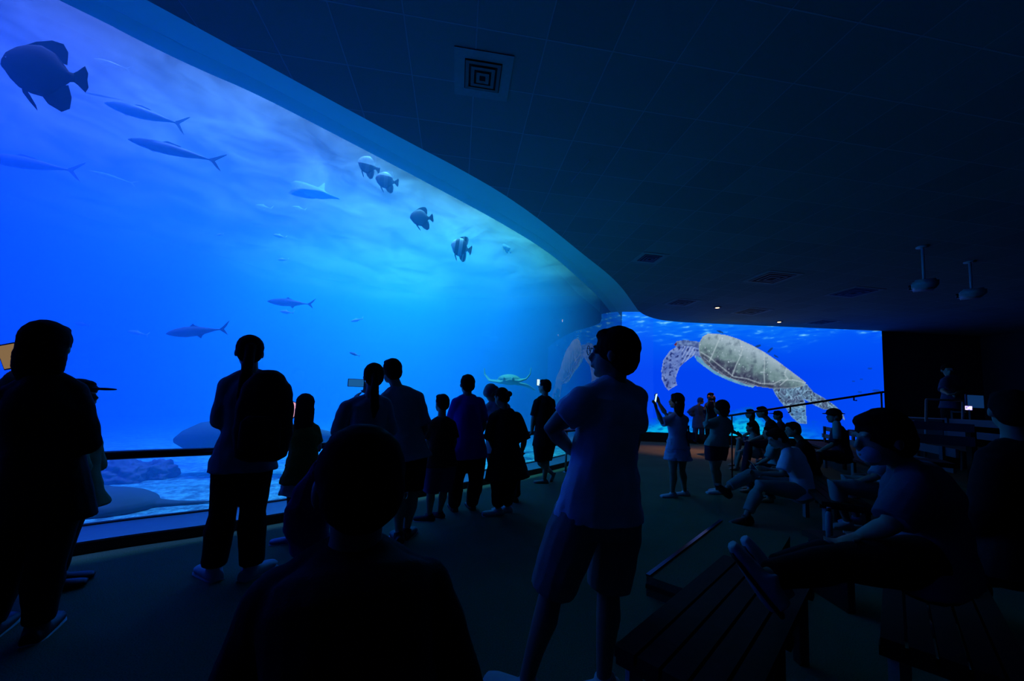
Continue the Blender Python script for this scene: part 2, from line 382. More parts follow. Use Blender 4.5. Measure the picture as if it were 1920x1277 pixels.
def pix(x, y):
    """colour shown by the screen at this spot; returns (rgb, is_turtle)"""
    if 1236 < x < 1590 and 622 < y < 800:
        if inside(P_shell, x, y):
            t = (y - (625 + (x - 1330) * .42 if x > 1330 else 625)) / 60.0     # 0 top edge .. 1 lower rim
            c = mixc((158, 180, 196), (108, 136, 142), t * 2.2)
            c = mixc(c, (52, 56, 84), (t - .5) * 2.4 + fb(x, y, 13, 5) * .7)
            m = fb(x, y, 11, 1); c = mixc(c, (150, 172, 186), m * .7 - .05)
            c = mixc(c, (62, 82, 100), -m * .7 - .05)
            h = fb(x, y, 4.0, 9); 
            if h > .5: c = mixc(c, (190, 208, 225), (h - .5) * 3)
            for s in SEAMS:
                d = dseg(s, x, y, False)
                if d < 1.5: c = mixc(c, (178, 196, 206), .75 - d * .4)
            d = dseg(S_seam2, x, y, False)
            if d < 1.1: c = mixc(c, (130, 145, 170), .6)
            e = dseg(P_shell, x, y)
            if e < 2.2: c = mixc(c, (165, 180, 195), .6 - e * .25)
            return c, True
        if inside(P_head, x, y):
            c = mixc((112, 140, 190), (60, 80, 140), .5 + fb(x, y, 6, 2) * 1.1 + (y - 642) * .04)
            if math.hypot(x - 1266.5, y - 645) < 3: c = (96, 40, 62)
            return c, True
        if inside(P_under, x, y): return mixc((120, 170, 190), (70, 140, 190), .5 + nz(x, y, 9)), True
        if inside(P_front, x, y):
            c = mixc((120, 145, 205), (78, 104, 178), .5 + fb(x, y, 18, 4))
            k = fb(x, y, 5.5, 12)
            if k > .12: c = mixc(c, (32, 48, 118), (k - .12) * 3.4)
            e = dseg(P_front, x, y)
            if e < 2: c = mixc(c, (150, 175, 225), .5 - e * .2)
            if 1278 < x < 1305 and (x * .9 + y * .5) % 5.5 < 2: c = mixc(c, (180, 200, 235), .5)
            return c, True
        for P, o in ((P_rear, 20), (P_tail, 30)):
            if inside(P, x, y):
                c = mixc((70, 84, 118), (92, 128, 158), .5 + fb(x, y, 14, o))
                r = abs(nz(x, y, 7.5, o + 1)); 
                if r < .1: c = mixc(c, (150, 196, 228), .85 - r * 5)
                if P is P_rear and y > 765: c = mixc(c, (70, 150, 220), .35)
                k = fb(x, y, 6, o + 4)
                if k > .25: c = mixc(c, (30, 38, 66), (k - .25) * 2.5)
                e = dseg(P, x, y)
                if e < 1.6: c = mixc(c, (120, 170, 215), .5)
                return c, True
    # open water
    t = (y - 600) / 215.0
    c = mixc((0, 104, 250), (0, 66, 240), t * 2.2)
    c = mixc(c, (0, 76, 248), (x - 1450) / 300)
    if x < 1225: c = mixc(c, (20, 84, 250), .3)
    # ripples of the surface
    if y < 680:
        k = fb(x * .45 + y * .5, y * 1.9, 11, 40) ; a = max(0, 1 - (y - 600) / (52 + 30 * nz(x, y, 60, 2)))
        c = mixc(c, (30, 150, 250), a * (.35 + k * .5))
        if k > .3: c = mixc(c, (120, 205, 255), (k - .3) * 2.6 * a)
    # floor of the sea
    b = 800 - 22 * math.exp(-((x - 1395) / 48) ** 2) - 12 * math.exp(-((x - 1250) / 30) ** 2) + nz(x, y, 25, 8) * 5
    if y > b - 14 and x < 1560:
        k = fb(x * .6, y * 1.7, 9, 50)
        g = max(0, min(1, (1560 - x) / 130))
        c = mixc(c, (0, 140, 225), g * min(1, max(0, (y - b + 14) / 26)))
        c = mixc(c, (10, 190, 235), g * max(0, (y - b) / 18 * (.6 + k)))
        if k < -.25: c = mixc(c, (0, 90, 170), .5 * g)
    # little fish swimming in the picture
    for fx, fy, l, h, a in ((1421, 649, 6, 2.2, -.25), (1444, 656.5, 7, 2.3, -.75), (1455, 668, 5, 1.5, .5), (1631, 691, 4, 2, 0), (1643, 732.5, 8, 2.2, .05), (1612, 735, 4, 1.8, .1), (1350, 622, 7, 1.8, .35), (1600, 715, 3, 1.2, 0), (1615, 711, 3, 1.2, 0)):
        dx, dy = x - fx, y - fy; u = (dx * math.cos(a) + dy * math.sin(a)) / l; v = (-dx * math.sin(a) + dy * math.cos(a)) / h
        if u * u + v * v < 1: c = mixc(c, (16, 52, 110), .85 if fx < 1460 else .45)
    return c, False
scr_bl = W(1140, 812, SCRY - .12); SX0 = 4.12; SX1 = W(1652, 617, SCRY - .12).x
SZ0 = .345; SZ1 = 5.1; SY = SCRY - .14
NXg, NZg = 460, 210
_inv = Matrix((_R, _U, _F))
def proj(p):
    q = _inv @ (p - EYE); return PCX + q.x / q.z * FPX, PCY - q.y / q.z * FPX
grid = []; cols = []; tur = []
for j in range(NZg + 1):
    for i in range(NXg + 1):
        p = V((SX0 + (SX1 - SX0) * i / NXg, SY, SZ0 + (SZ1 - SZ0) * j / NZg))
        x, y = proj(p); c, t = pix(x, y); grid.append(p); cols.append(lin(c)); tur.append(t)
def pic(name, want, parent):
    idx = {}; vs_ = []; cs = []; fs = []
    for j in range(NZg):
        for i in range(NXg):
            q = (j * (NXg + 1) + i, j * (NXg + 1) + i + 1, (j + 1) * (NXg + 1) + i + 1, (j + 1) * (NXg + 1) + i)
            if (sum(tur[k] for k in q) >= 2) != want: continue
            f = []
            for k in q:
                if k not in idx: idx[k] = len(vs_); vs_.append(grid[k] - parent.location); cs.append(cols[k])
                f.append(idx[k])
            fs.append(f)
    me = bpy.data.meshes.new(name); me.from_pydata([tuple(v) for v in vs_], [], fs)
    ca = me.color_attributes.new('picture', 'FLOAT_COLOR', 'POINT')
    buf = []
    for c in cs: buf += [c[0], c[1], c[2], 1]
    ca.data.foreach_set('color', buf)
    o = bpy.data.objects.new(name, me); C.objects.link(o); o.parent = parent; me.materials.append(M_led); return o
M_led, nt, out = newmat('screen_picture_light'); M_led.cycles.emission_sampling = 'NONE'
e = N(nt, 'ShaderNodeEmission'); a = N(nt, 'ShaderNodeVertexColor', layer_name='picture'); e.inputs[1].default_value = 1.0
nt.links.new(a.outputs[0], e.inputs[0]); nt.links.new(e.outputs[0], out.inputs[0])
bm = bmesh.new(); box(bm, ((SX0 + SX1) / 2, SY + .055, (SZ0 + SZ1) / 2), (SX1 - SX0 + .02, .09, SZ1 - SZ0 + .02))
scr = tag(bm_obj('video_screen', bm, M_black, smooth=False, base=((SX0 + SX1) / 2, SY + .05, SZ0)), 'huge bright blue video wall at the back showing a swimming sea turtle', 'screen')
pic('screen_picture', False, scr)
tag(pic('turtle_picture', True, scr), 'grey green sea turtle shown swimming on the screen')
# ================================================================== people: one fused skin per body, clothes fused the same way
def fuse(name, bm, vox, material, parent=None, base=None, smooth=4, folds=0., fs=.12, seed=0):
    me = bpy.data.meshes.new(name); bmesh.ops.recalc_face_normals(bm, faces=bm.faces); bm.to_mesh(me); bm.free()
    tmp = bpy.data.objects.new('tmp', me); C.objects.link(tmp)
    r = tmp.modifiers.new('r', 'REMESH'); r.mode = 'VOXEL'; r.voxel_size = vox; r.use_smooth_shade = True
    if smooth:
        s = tmp.modifiers.new('s', 'SMOOTH'); s.factor = .5; s.iterations = smooth
    dg = bpy.context.evaluated_depsgraph_get()
    out = bpy.data.meshes.new_from_object(tmp.evaluated_get(dg)); out.name = name
    bpy.data.objects.remove(tmp); bpy.data.meshes.remove(me)
    if folds:
        nr = [v.normal.copy() for v in out.vertices]
        for v, nn in zip(out.vertices, nr):
            c = v.co; k = noise.noise(V((c.x / fs, c.y / fs, c.z / (fs * .55) + seed))) + .5 * noise.noise(V((c.x / fs * 2.3, c.y / fs * 2.3, c.z / fs * 1.2 + seed + 5)))
            v.co = c + nn * (k * folds)
    off = parent.location.copy() if parent is not None else (V(base) if base is not None else V((0, 0, 0)))
    out.transform(Matrix.Translation(-off)); out.materials.clear(); out.materials.append(material)
    for p in out.polygons: p.use_smooth = True
    o = bpy.data.objects.new(name, out); C.objects.link(o)
    if parent is not None: o.parent = parent
    else: o.location = off
    return o
def frame3(f, u=V((0, 0, 1))):
    f = V(f).normalized(); s = f.cross(u).normalized(); u2 = s.cross(f)
    return s, f, u2                              # right, forward, up
def rotof(f, u=V((0, 0, 1))):
    s, f, u2 = frame3(f, u); return Matrix((s, f, u2)).transposed()
def hand(bm, w, d, n, size, curl=.5, flip=1):
    """wrist w, direction d, palm normal n; five fingers"""
    d = V(d).normalized(); n = V(n); n = (n - d * n.dot(d))
    if n.length < 1e-4: n = d.orthogonal()
    n.normalize(); s = d.cross(n) * flip; k = size / .18
    loft(bm, [w - d * .01 * k, w + d * .03 * k, w + d * .07 * k, w + d * .092 * k], [(.024 * k, .017 * k), (.036 * k, .016 * k), (.042 * k, .014 * k), (.038 * k, .011 * k)], side=s, n=12)
    for i, (o, L) in enumerate(((-.030, .070), (-.010, .080), (.010, .074), (.029, .058))):
        a = w + d * .088 * k + s * o * k; pts = [a]; dd = d.copy()
        for j, seg in enumerate((.42, .32, .26)):
            ang = curl * (.5 + .45 * j + .08 * i); dd = (d * math.cos(ang) + n * math.sin(ang)); a = a + dd * L * seg * k; pts.append(a)
        loft(bm, [pts[0] - d * .012 * k] + pts, [.0088 * k, .0088 * k, .0085 * k, .008 * k, .0065 * k], n=8)
    a = w + d * .025 * k - s * .030 * k; b = a + (d * .6 - s * .7 + n * .3).normalized() * .035 * k; c = b + (d * .85 - s * .25 + n * .4).normalized() * .03 * k
    loft(bm, [a + s * .012 * k, b, c], [.012 * k, .0105 * k, .008 * k], n=8)
def foot_pts(an, f, H, lift=0.0):
    f = V(f); f = V((f.x, f.y, f.z)).normalized(); g = an + V((0, 0, -.028 * H))
    return [g - f * .042 * H, g - f * .012 * H, g + f * .045 * H, g + f * .085 * H, g + f * .108 * H]
def lerp(a, b, t): return a.lerp(b, t)
class Fig: pass
def person(J, H, f, hf=None, look='', bulk=1.0, vox=.011, skin=None, label='', group=None, female=False, fl_=None, hands=None, hu=V((0, 0, 1)), feet=None, headscale=1.06, face=False):
    """J: joints in world metres. l/r are the left and right in the picture."""
    up_ = (J['nb'] - (J['hl'] + J['hr']) / 2).normalized()
    for q in ('sl', 'sr'): J[q] = J[q] - up_ * .012 * H + (J['nb'] - J[q]).normalized() * .012 * H
    F_ = Fig(); F_.J = J; F_.H = H; f = V(f).normalized(); F_.f = f; F_.vox = vox; F_.b = bulk
    hf = V(hf).normalized() if hf is not None else f; F_.hf = hf
    hips = (J['hl'] + J['hr']) / 2; nb = J['nb']; sp = (nb - hips)
    sS = (J['sr'] - J['sl']).normalized(); hS = (J['hr'] - J['hl']).normalized()
    F_.hips = hips; F_.sS = sS; F_.hS = hS
    sw = (J['sr'] - J['sl']).length / 2; hw = (J['hr'] - J['hl']).length / 2
    F_.sw, F_.hw = sw, hw
    mid = J.get('mid', lerp(hips, nb, .45)); F_.mid = mid
    up = sp.normalized()
    b = bulk
    def torso(bm, e, hem=None, top=True, width=1.0):
        P, R_, SD = [], [], []
        if hem is None: P.append(hips - up * .05 * H); R_.append((hw + .030 * H * b + e, .058 * H * b + e)); SD.append(hS)
        else: P.append(hips - up * hem * H); R_.append(((hw + .056 * H * b) * width + e * 1.3, .074 * H * b * width + e * 1.3)); SD.append(hS)
        P.append(hips); R_.append((hw + .050 * H * b + e * 1.2 + (.004 if hem is not None else 0), .069 * H * b + e * 1.2)); SD.append(hS)
        P.append(mid - up * .02 * H); R_.append(((.060 if female else .070) * H * b + hw * .25 + e, .056 * H * b + e)); SD.append(lerp(hS, sS, .5))
        P.append(lerp(mid, nb, .5)); R_.append((max(sw * .72, .07 * H) + .015 * H * b + e, (.068 if female else .064) * H * b + e)); SD.append(sS)
        P.append(lerp(mid, nb, .78)); R_.append((sw * .88 + .012 * H + e, .052 * H * b + e)); SD.append(sS)
        P.append(lerp(mid, nb, .93)); R_.append((sw * .66 + e, .040 * H + e)); SD.append(sS)
        for q in ('sl', 'sr'): loft(bm, [nb + up * .012 * H, lerp(nb, J[q], .5) + up * .010 * H, J[q] + up * .002 * H], [.024 * H + e * .5, .026 * H + e * .8, .026 * H + e], n=12)
        if top: P.append(nb + up * .012 * H); R_.append((.038 * H + e * .6, .034 * H + e * .6)); SD.append(sS)
        loft(bm, P, R_, side=SD, n=20)
    F_.torso = torso
    def arm(bm, s, e, t0=0, t1=2, flare=1.0):
        S_, E, W_ = J['s' + s], J['e' + s], J['w' + s]
        L = [(0, S_, .030), (.35, lerp(S_, E, .35), .029), (.7, lerp(S_, E, .7), .025), (1, E, .0225), (1.3, lerp(E, W_, .3), .0235), (1.65, lerp(E, W_, .65), .019), (2, W_, .0145)]
        pts, rad = [], []
        for (t, p, r), (t2, p2, r2) in zip(L, L[1:] + [L[-1]]):
            if t0 <= t <= t1: pts.append(p); rad.append(r * H * (b if t < 1 else 1) + e * (1 + (flare - 1) * t / max(t1, .1)))
            if t < t1 < t2: k = (t1 - t) / (t2 - t); pts.append(lerp(p, p2, k)); rad.append((r + (r2 - r) * k) * H + e * flare)
        ball(bm, S_, .031 * H * b + e)
        loft(bm, pts, rad, n=14)
    F_.arm = arm
    def leg(bm, s, e, t0=0, t1=2, flare=1.0, top=True):
        A, K, B = J['h' + s], J['k' + s], J['a' + s]
        L = [(0, A, .050), (.3, lerp(A, K, .3), .048), (.7, lerp(A, K, .7), .038), (1, K, .031), (1.3, lerp(K, B, .3) - f * .006 * H, .0335), (1.65, lerp(K, B, .65), .025), (2, B, .019)]
        pts, rad = [], []
        for (t, p, r), (t2, p2, r2) in zip(L, L[1:] + [L[-1]]):
            w_ = r * (b if t < .8 else 1)
            if t0 <= t <= t1: pts.append(p); rad.append(w_ * H + e * (1 + (flare - 1) * t / max(t1, .1)))
            if t < t1 < t2: k = (t1 - t) / (t2 - t); pts.append(lerp(p, p2, k)); rad.append((r + (r2 - r) * k) * H + e * flare)
        if top: ball(bm, A, .050 * H * b + e * .4)
        loft(bm, pts, rad, n=16)
    F_.leg = leg
    feet = feet or {}
    F_.feet = {s: V(feet.get(s, f)).normalized() for s in 'lr'}
    base = V((hips.x, hips.y, min(J['al'].z, J['ar'].z) - .04 * H)); F_.base = base
    # ---- body
    bm = bmesh.new(); torso(bm, 0)
    hc = J['hc']; k = H * headscale / 1.0; F_.hk = k; hr = rotof(hf, hu); F_.hr = hr
    def hp(x, y, z): return hc + hr @ V((x * k, y * k, z * k))
    F_.hp = hp
    ball(bm, hp(0, -.006, .008), (.043 * k, .052 * k, .054 * k), hr); ball(bm, hp(0, .012, -.024), (.034 * k, .038 * k, .040 * k), hr)
    ball(bm, hp(0, .034, -.050), (.016 * k, .014 * k, .012 * k), hr)
    loft(bm, [hp(0, .044, .012), hp(0, .056, -.012), hp(0, .050, -.018)], [.005 * k, .010 * k, .008 * k], n=8)
    loft(bm, [hp(-.013, .049, -.031), hp(0, .053, -.031), hp(.013, .049, -.031)], [.004 * k, .006 * k, .004 * k], n=8)
    ball(bm, hp(.018, .043, .016), (.012 * k, .007 * k, .004 * k), hr); ball(bm, hp(-.018, .043, .016), (.012 * k, .007 * k, .004 * k), hr)
    for sx in (-1, 1): ball(bm, hp(sx * .045, -.004, -.008), (.006 * k, .011 * k, .018 * k), hr)
    loft(bm, [nb - up * .01 * H, lerp(nb, hp(0, -.012, -.03), .5), hp(0, -.010, -.025)], [.036 * H, .031 * H, .032 * H], n=14)
    for s in 'lr':
        arm(bm, s, 0); leg(bm, s, 0)
        P = foot_pts(J['a' + s], F_.feet[s], H); loft(bm, P, [(.018 * H, .018 * H), (.022 * H, .022 * H), (.026 * H, .016 * H), (.028 * H, .011 * H), (.02 * H, .008 * H)], side=F_.feet[s].cross(V((0, 0, 1))), n=12)
        loft(bm, [J['a' + s], P[1]], [.019 * H, .022 * H], n=12)
        hd = (hands or {}).get(s, {}); d = V(hd.get('d', J['w' + s] - J['e' + s])); n_ = V(hd.get('n', f + V((0, 0, .01))))
        hand(bm, J['w' + s], d, n_, .108 * H, hd.get('curl', .55), hd.get('flip', 1 if s == 'l' else -1))
    F_.o = fuse('person', bm, vox, skin or M_skin, base=base, smooth=3)
    tag(F_.o, label, 'person', group)
    if face:
        for sx in (-1, 1):
            e = bmesh.new(); ball(e, hp(sx * .018, .044, .004), .0062 * k, seg=10, rings=8)
            bm_obj('eye', e, M_eye, F_.o)
    return F_
def shirt(F_, m, hem=.02, sl=.55, e=.012, name='shirt', folds=.004, flare=1.6, width=1.0, collar=False):
    bm = bmesh.new(); F_.torso(bm, e, hem=hem, width=width)
    for s in 'lr': F_.arm(bm, s, e, 0, sl, flare)
    if collar: loft(bm, [F_.J['nb'] - V((0, 0, .02)), F_.J['nb'] + V((0, 0, .02 * F_.H + .01))], [.048 * F_.H, .042 * F_.H], n=16)
    return fuse(name, bm, F_.vox, m, F_.o, smooth=3, folds=folds, seed=F_.H * 9)
def trousers(F_, m, t1=1.95, e=.010, name='trousers', flare=1.3, folds=.003, waist=-.03):
    bm = bmesh.new(); up = (F_.J['nb'] - F_.hips).normalized(); H = F_.H; b = F_.b
    loft(bm, [F_.hips - up * .052 * H, F_.hips, F_.hips + up * (.045 + waist) * H], [(F_.hw + .036 * H * b + e, .062 * H * b + e), (F_.hw + .049 * H * b + e * .4, .068 * H * b + e * .4), (F_.hw + .040 * H * b + e * .3, .062 * H * b + e * .3)], side=F_.hS, n=20)
    for s in 'lr': F_.leg(bm, s, e, 0, t1, flare)
    return fuse(name, bm, F_.vox, m, F_.o, smooth=3, folds=folds, seed=3)
def skirt(F_, m, z_hem, w=.15, d=.12, e=.012, name='skirt', folds=.006, top=.06, ctr=None):
    bm = bmesh.new(); up = (F_.J['nb'] - F_.hips).normalized(); H = F_.H
    c = ctr if ctr is not None else F_.hips; hem = V((c.x, c.y, z_hem)); t = F_.hips + up * top * H
    loft(bm, [hem, lerp(hem, F_.hips, .55), F_.hips, t], [(w, d), (w * .86, d * .88), (F_.hw + .055 * H + e, .074 * H + e), (F_.hw + .035 * H + e, .06 * H + e)], side=F_.hS, n=24)
    return fuse(name, bm, F_.vox, m, F_.o, smooth=2, folds=folds, fs=.07, seed=1)
def shoes(F_, m, h=1.0, k=1.12, name='shoe', sole=None):
    for s in 'lr':
        bm = bmesh.new(); H = F_.H * k; P = foot_pts(F_.J['a' + s], F_.feet[s], H)
        sd = F_.feet[s].cross(V((0, 0, 1)))
        if sd.length < .1: sd = F_.sS
        loft(bm, P, [(.020 * H, .024 * H), (.026 * H, .027 * H), (.030 * H, .021 * H), (.031 * H, .016 * H), (.022 * H, .011 * H)], side=sd, n=14)
        loft(bm, [F_.J['a' + s] - (F_.J['a' + s] - F_.J['k' + s]).normalized() * -.0 + V((0, 0, .008 * H * h)), P[1]], [.025 * H, .027 * H], n=12)
        o = fuse(name, bm, min(F_.vox, .009), m, F_.o, smooth=3)
        if sole:
            b2 = bmesh.new(); Q = [p - V((0, 0, .014 * H)) for p in P]
            loft(b2, Q, [(.021 * H, .007 * H), (.028 * H, .008 * H), (.032 * H, .008 * H), (.033 * H, .008 * H), (.024 * H, .006 * H)], side=sd, n=14)
            so = bm_obj('sole', b2, sole, F_.o); 
            so.parent = o; so.matrix_parent_inverse = Matrix(); so.location = (0, 0, 0)
def hair(F_, m, style='short', name='hair', length=None, tail=None, vol=1.0):
    bm = bmesh.new(); hp, hr, k = F_.hp, F_.hr, F_.hk; v = vol
    ball(bm, hp(0, -.012, .016), (.0495 * k * v, .053 * k * v, .054 * k * v), hr)
    ball(bm, hp(0, -.028, -.006), (.046 * k * v, .036 * k * v, .046 * k * v), hr)
    ball(bm, hp(0, .018, .046), (.036 * k, .028 * k, .020 * k), hr)
    if style in ('bob', 'long'):
        L = length or .10
        dn = V((0, 0, -1)); c0 = hp(0, -.018, -.0); c1 = hp(0, -.024, -.03)
        loft(bm, [c0, c1, c1 + dn * L * k * .5, c1 + dn * L * k], [(.044 * k * v, .040 * k * v), (.050 * k * v, .042 * k * v), (.050 * k * v, .032 * k * v), (.038 * k * v, .020 * k)], side=hr @ V((1, 0, 0)), n=18)
    if style == 'pony':
        a = hp(0, -.06, .012); pts = [a] + tail if tail else [a, hp(0, -.075, -.03), hp(0, -.07, -.11)]
        loft(bm, pts, [.016 * k] + [.022 * k] * (len(pts) - 2) + [.006 * k], n=10)
        ball(bm, a, .018 * k)
    if style == 'bun': ball(bm, hp(0, -.072, .0), (.024 * k, .022 * k, .022 * k), hr)
    return fuse(name, bm, min(F_.vox, .009), m, F_.o, smooth=3, folds=.002, fs=.03)
def slab_obj(name, c, f, size, m, parent=None, base=True, up=V((0, 0, 1)), bev=.1):
    """rounded box: size (w, depth, h) with its depth along f"""
    bm = bmesh.new(); vs_ = box(bm, (0, 0, 0), size)
    bmesh.ops.bevel(bm, geom=bm.edges[:], offset=min(size) * bev * 2, segments=3, affect='EDGES')
    bmesh.ops.transform(bm, matrix=Matrix.Translation(c) @ rotof(f, up).to_4x4(), verts=bm.verts)
    return bm_obj(name, bm, m, parent, base=c if parent is None else None)
def phone(c, f, label, screen, w=.075, h=.155, up=V((0, 0, 1)), cat='phone', name='phone'):
    """f points from the back of the phone to its lit face"""
    o = slab_obj(name, c, f, (w, .009, h), M_phone, up=up); tag(o, label, cat)
    s, ff, u = frame3(f, up); s_ = slab_obj('screen', c + ff * .0052, f, (w * .9, .0012, h * .9), screen, o, up=up, bev=.2)
    b = bmesh.new(); ball(b, c - ff * .005 + u * h * .38 + s * w * .25, .007); bm_obj('lens', b, M_phone, o)
    return o
M_skin = mat('skin', (.42, .25, .17), .55, (.36, .21, .14), scale=8)
M_skin2 = mat('skin_tan', (.30, .17, .11), .55, (.25, .14, .09), scale=8)
M_eye = mat('eye_white', (.5, .5, .5), .3)
M_hair = mat('black_hair', (.006, .005, .005), .85, (.012, .010, .009), scale=60, spec=.05)
M_hairgrey = mat('grey_hair', (.10, .10, .11), .6, (.2, .2, .2), scale=50)
M_phone = mat('phone_case', (.02, .02, .025), .3)
def cloth(name, c, c2=None, scale=14): return mat(name, c, .9, c2, scale, bump=.25, bscale=220, spec=.12)
M_blk = cloth('black_cloth', (.012, .012, .013)); M_navy = cloth('navy_cloth', (.02, .025, .05)); M_white = cloth('white_cotton', (.80, .78, .88), (.74, .72, .82))
M_grey = cloth('grey_cotton', (.28, .30, .33)); M_lblue = cloth('light_blue_cotton', (.22, .30, .38)); M_blue = cloth('royal_blue_cotton', (.025, .035, .45))
M_denim = cloth('blue_denim', (.06, .09, .17)); M_khaki = cloth('khaki_twill', (.34, .31, .27)); M_dimblue = cloth('faded_blue_cotton', (.08, .12, .17)); M_ochre = cloth('ochre_cloth', (.20, .13, .02))
M_red = cloth('dark_red_cotton', (.22, .03, .02)); M_olive = cloth('olive_cloth', (.12, .15, .07)); M_mint = cloth('pale_green_cotton', (.26, .34, .30))
M_dress = cloth('pale_blue_dress_cotton', (.42, .46, .66)); M_slate = cloth('slate_blue_cloth', (.06, .11, .24)); M_teal = cloth('teal_cloth', (.12, .42, .40))
M_tulle = cloth('white_tulle', (.4, .5, .5)); M_shoe = mat('white_shoe', (.5, .52, .55), .6); M_shoeb = mat('black_shoe', (.02, .02, .02), .5); M_shoep = mat('violet_shoe', (.28, .22, .5), .6)
M_sole = mat('pale_sole', (.45, .45, .45), .7); M_rope = cloth('purple_print', (.12, .09, .24), (.04, .03, .1), scale=18); M_mask = cloth('pale_blue_mask', (.35, .5, .6))
M_glow = emit('lit_screen', (.55, .8, 1.0), 1.3); M_glowpink = emit('pink_lit_screen', (1.0, .45, .6), .8); M_glowamber = emit('amber_lit_picture', (.50, .30, .14), .45)
M_glowblue = emit('blue_lit_picture', (.02, .2, .6), .5)
# ================================================================== the visitors
def JJ(Y, **k):
    o = {}
    for n, v in k.items():
        if len(v) == 4: o[n] = Z(v[0], v[1], v[3])
        else: o[n] = W(v[0], v[1], Y + (v[2] if len(v) > 2 else 0))
    return o
X = 'z'
TOG = 'people standing along the rail watching the tank'
# --- woman at the far left, close to the camera
J = JJ(2.05, hc=(90, 648), nb=(84, 712, -.02), sl=(22, 745, -.05), sr=(140, 738, .05), el=(-28, 815, .0), wl=(2, 735, .16), er=(158, 830, .05), wr=(110, 800, .25),
       hl=(48, 925, -.03), hr=(112, 925, .03), kl=(15, 1055, .0), kr=(86, 1060, .03), al=(-22, 1170, X, .075), ar=(72, 1168, X, .075))
p = person(J, 1.66, (-.5, .86, 0), hf=(-.35, .93, .05), label='person in black with long dark hair at the far left, holding up a tablet', hands={'l': {'d': V((.2, .2, .9)), 'n': V((-.3, 1, 0))}}, female=True, vox=.010, headscale=1.12)
shirt(p, M_blk, hem=.09, sl=1.9, e=.028, name='jacket', width=1.1, folds=.006); trousers(p, M_blk, e=.016, flare=1.7); shoes(p, M_shoeb, sole=M_sole); hair(p, M_hair, 'long', length=.075, vol=1.07)
phone(W(19, 668, 2.27), (.1, -.97, -.2), 'tablet with an amber lit picture held up by the person at the far left', M_glowamber, w=.11, h=.15, up=V((-.25, 0, 1)), cat='tablet', name='tablet')
# --- shorter visitor with a cap
J = JJ(2.50, hc=(150, 741), nb=(142, 800), sl=(120, 818, -.08), sr=(158, 812, .10), el=(140, 880, -.1), wl=(165, 905, .02), er=(172, 875, .15), wr=(176, 905, .2),
       hl=(122, 925, -.05), hr=(148, 922, .05), kl=(105, 1015, .0), kr=(122, 1010, .05), al=(93, 1088, X, .07), ar=(110, 1074, X, .07))
p = person(J, 1.42, (.75, .55, 0), hf=(.95, .35, .0), label='person in an olive top and a dark cap, facing right at the far left', female=True, vox=.010)
shirt(p, M_olive, hem=.07, sl=1.1, e=.03, name='top', width=1.25, folds=.008); trousers(p, M_blk); shoes(p, M_shoeb); hair(p, M_hair, 'long', length=.06)
bm = bmesh.new(); ball(bm, p.hp(0, -.008, .026), (.055 * p.hk, .060 * p.hk, .046 * p.hk), p.hr); c = p.hp(0, .075, .030)
ball(bm, c, (.036 * p.hk, .048 * p.hk, .006 * p.hk), p.hr); fuse('cap', bm, .007, M_blk, p.o)
# --- woman with backpack
J = JJ(2.80, hc=(468, 660), nb=(470, 706), sl=(425, 722, -.07), sr=(512, 718, .07), el=(414, 790, -.06), wl=(446, 765, .20), er=(520, 795, .08), wr=(480, 765, .28),
       hl=(432, 858, -.03), hr=(485, 856, .03), kl=(418, 962), kr=(474, 960, .03), al=(401, 1062, X, .08), ar=(472, 1060, X, .08))
p = person(J, 1.70, (-.35, .94, 0), hf=(-.6, .8, -.05), label='person in a pale loose shirt and dark flared trousers wearing a black backpack', female=True, vox=.010, feet={'l': V((-.5, .3, 0)), 'r': V((-.1, -.5, 0)) * -1}, group=None)
shirt(p, M_lblue, hem=.055, sl=1.6, e=.022, name='shirt', width=1.04, folds=.008); trousers(p, M_blk, e=.014, flare=3.2); shoes(p, M_shoe, sole=M_sole)
hair(p, M_hair, 'pony', tail=[W(462, 705, 2.62), W(455, 745, 2.62), W(452, 775, 2.64)])
c = W(497, 778, 2.58); sd_ = V((.94, .35, 0))
bm = bmesh.new(); loft(bm, [c + V((0, 0, z_)) for z_ in (-.30, -.27, -.12, .05, .2, .27, .30)], [(.10, .06), (.155, .095), (.172, .12), (.168, .118), (.14, .10), (.09, .07), (.04, .03)], side=sd_, n=24)
bp = fuse('backpack', bm, .012, M_blk, base=c, smooth=3, folds=.006, fs=.1); tag(bp, 'black backpack on the back of the person in the pale shirt', 'backpack')
bm = bmesh.new(); c2 = c + V((.05, -.11, -.10)); loft(bm, [c2 + V((0, 0, z_)) for z_ in (-.13, -.10, .06, .10)], [(.08, .03), (.12, .05), (.115, .045), (.08, .03)], side=sd_, n=20); fuse('front_pocket', bm, .010, M_blk, bp)
bm = bmesh.new(); tube(bm, [c + V((-.06, .02, .26)), W(480, 706, 2.72), W(480, 708, 2.92)], .022); bm_obj('shoulder_strap', bm, M_blk, bp)
# --- little girl
J = JJ(3.32, hc=(572, 760), nb=(571, 796), sl=(548, 806, -.04), sr=(592, 804, .05), el=(541, 838, .0), wl=(552, 808, .16), er=(597, 842, .08), wr=(575, 815, .22),
       hl=(556, 875, -.02), hr=(580, 874, .02), kl=(549, 945), kr=(566, 942, .03), al=(546, 1004, X, .06), ar=(562, 998, X, .06))
p = person(J, 1.34, (-.3, .95, 0), hf=(-.5, .85, -.15), label='girl in an ochre dress over a white tulle skirt, looking at a lit tablet', female=True, vox=.009, feet={'l': V((-.8, -.3, 0))})
shirt(p, M_ochre, hem=-.02, sl=.7, e=.012, name='dress_top'); skirt(p, M_ochre, Z(560, 903, .5).z * 0 + W(562, 905, 3.32).z, w=.175, d=.13, name='dress_skirt', top=.12); skirt(p, M_tulle, W(560, 925, 3.32).z, w=.165, d=.12, name='tulle_skirt', e=.0, folds=.012)
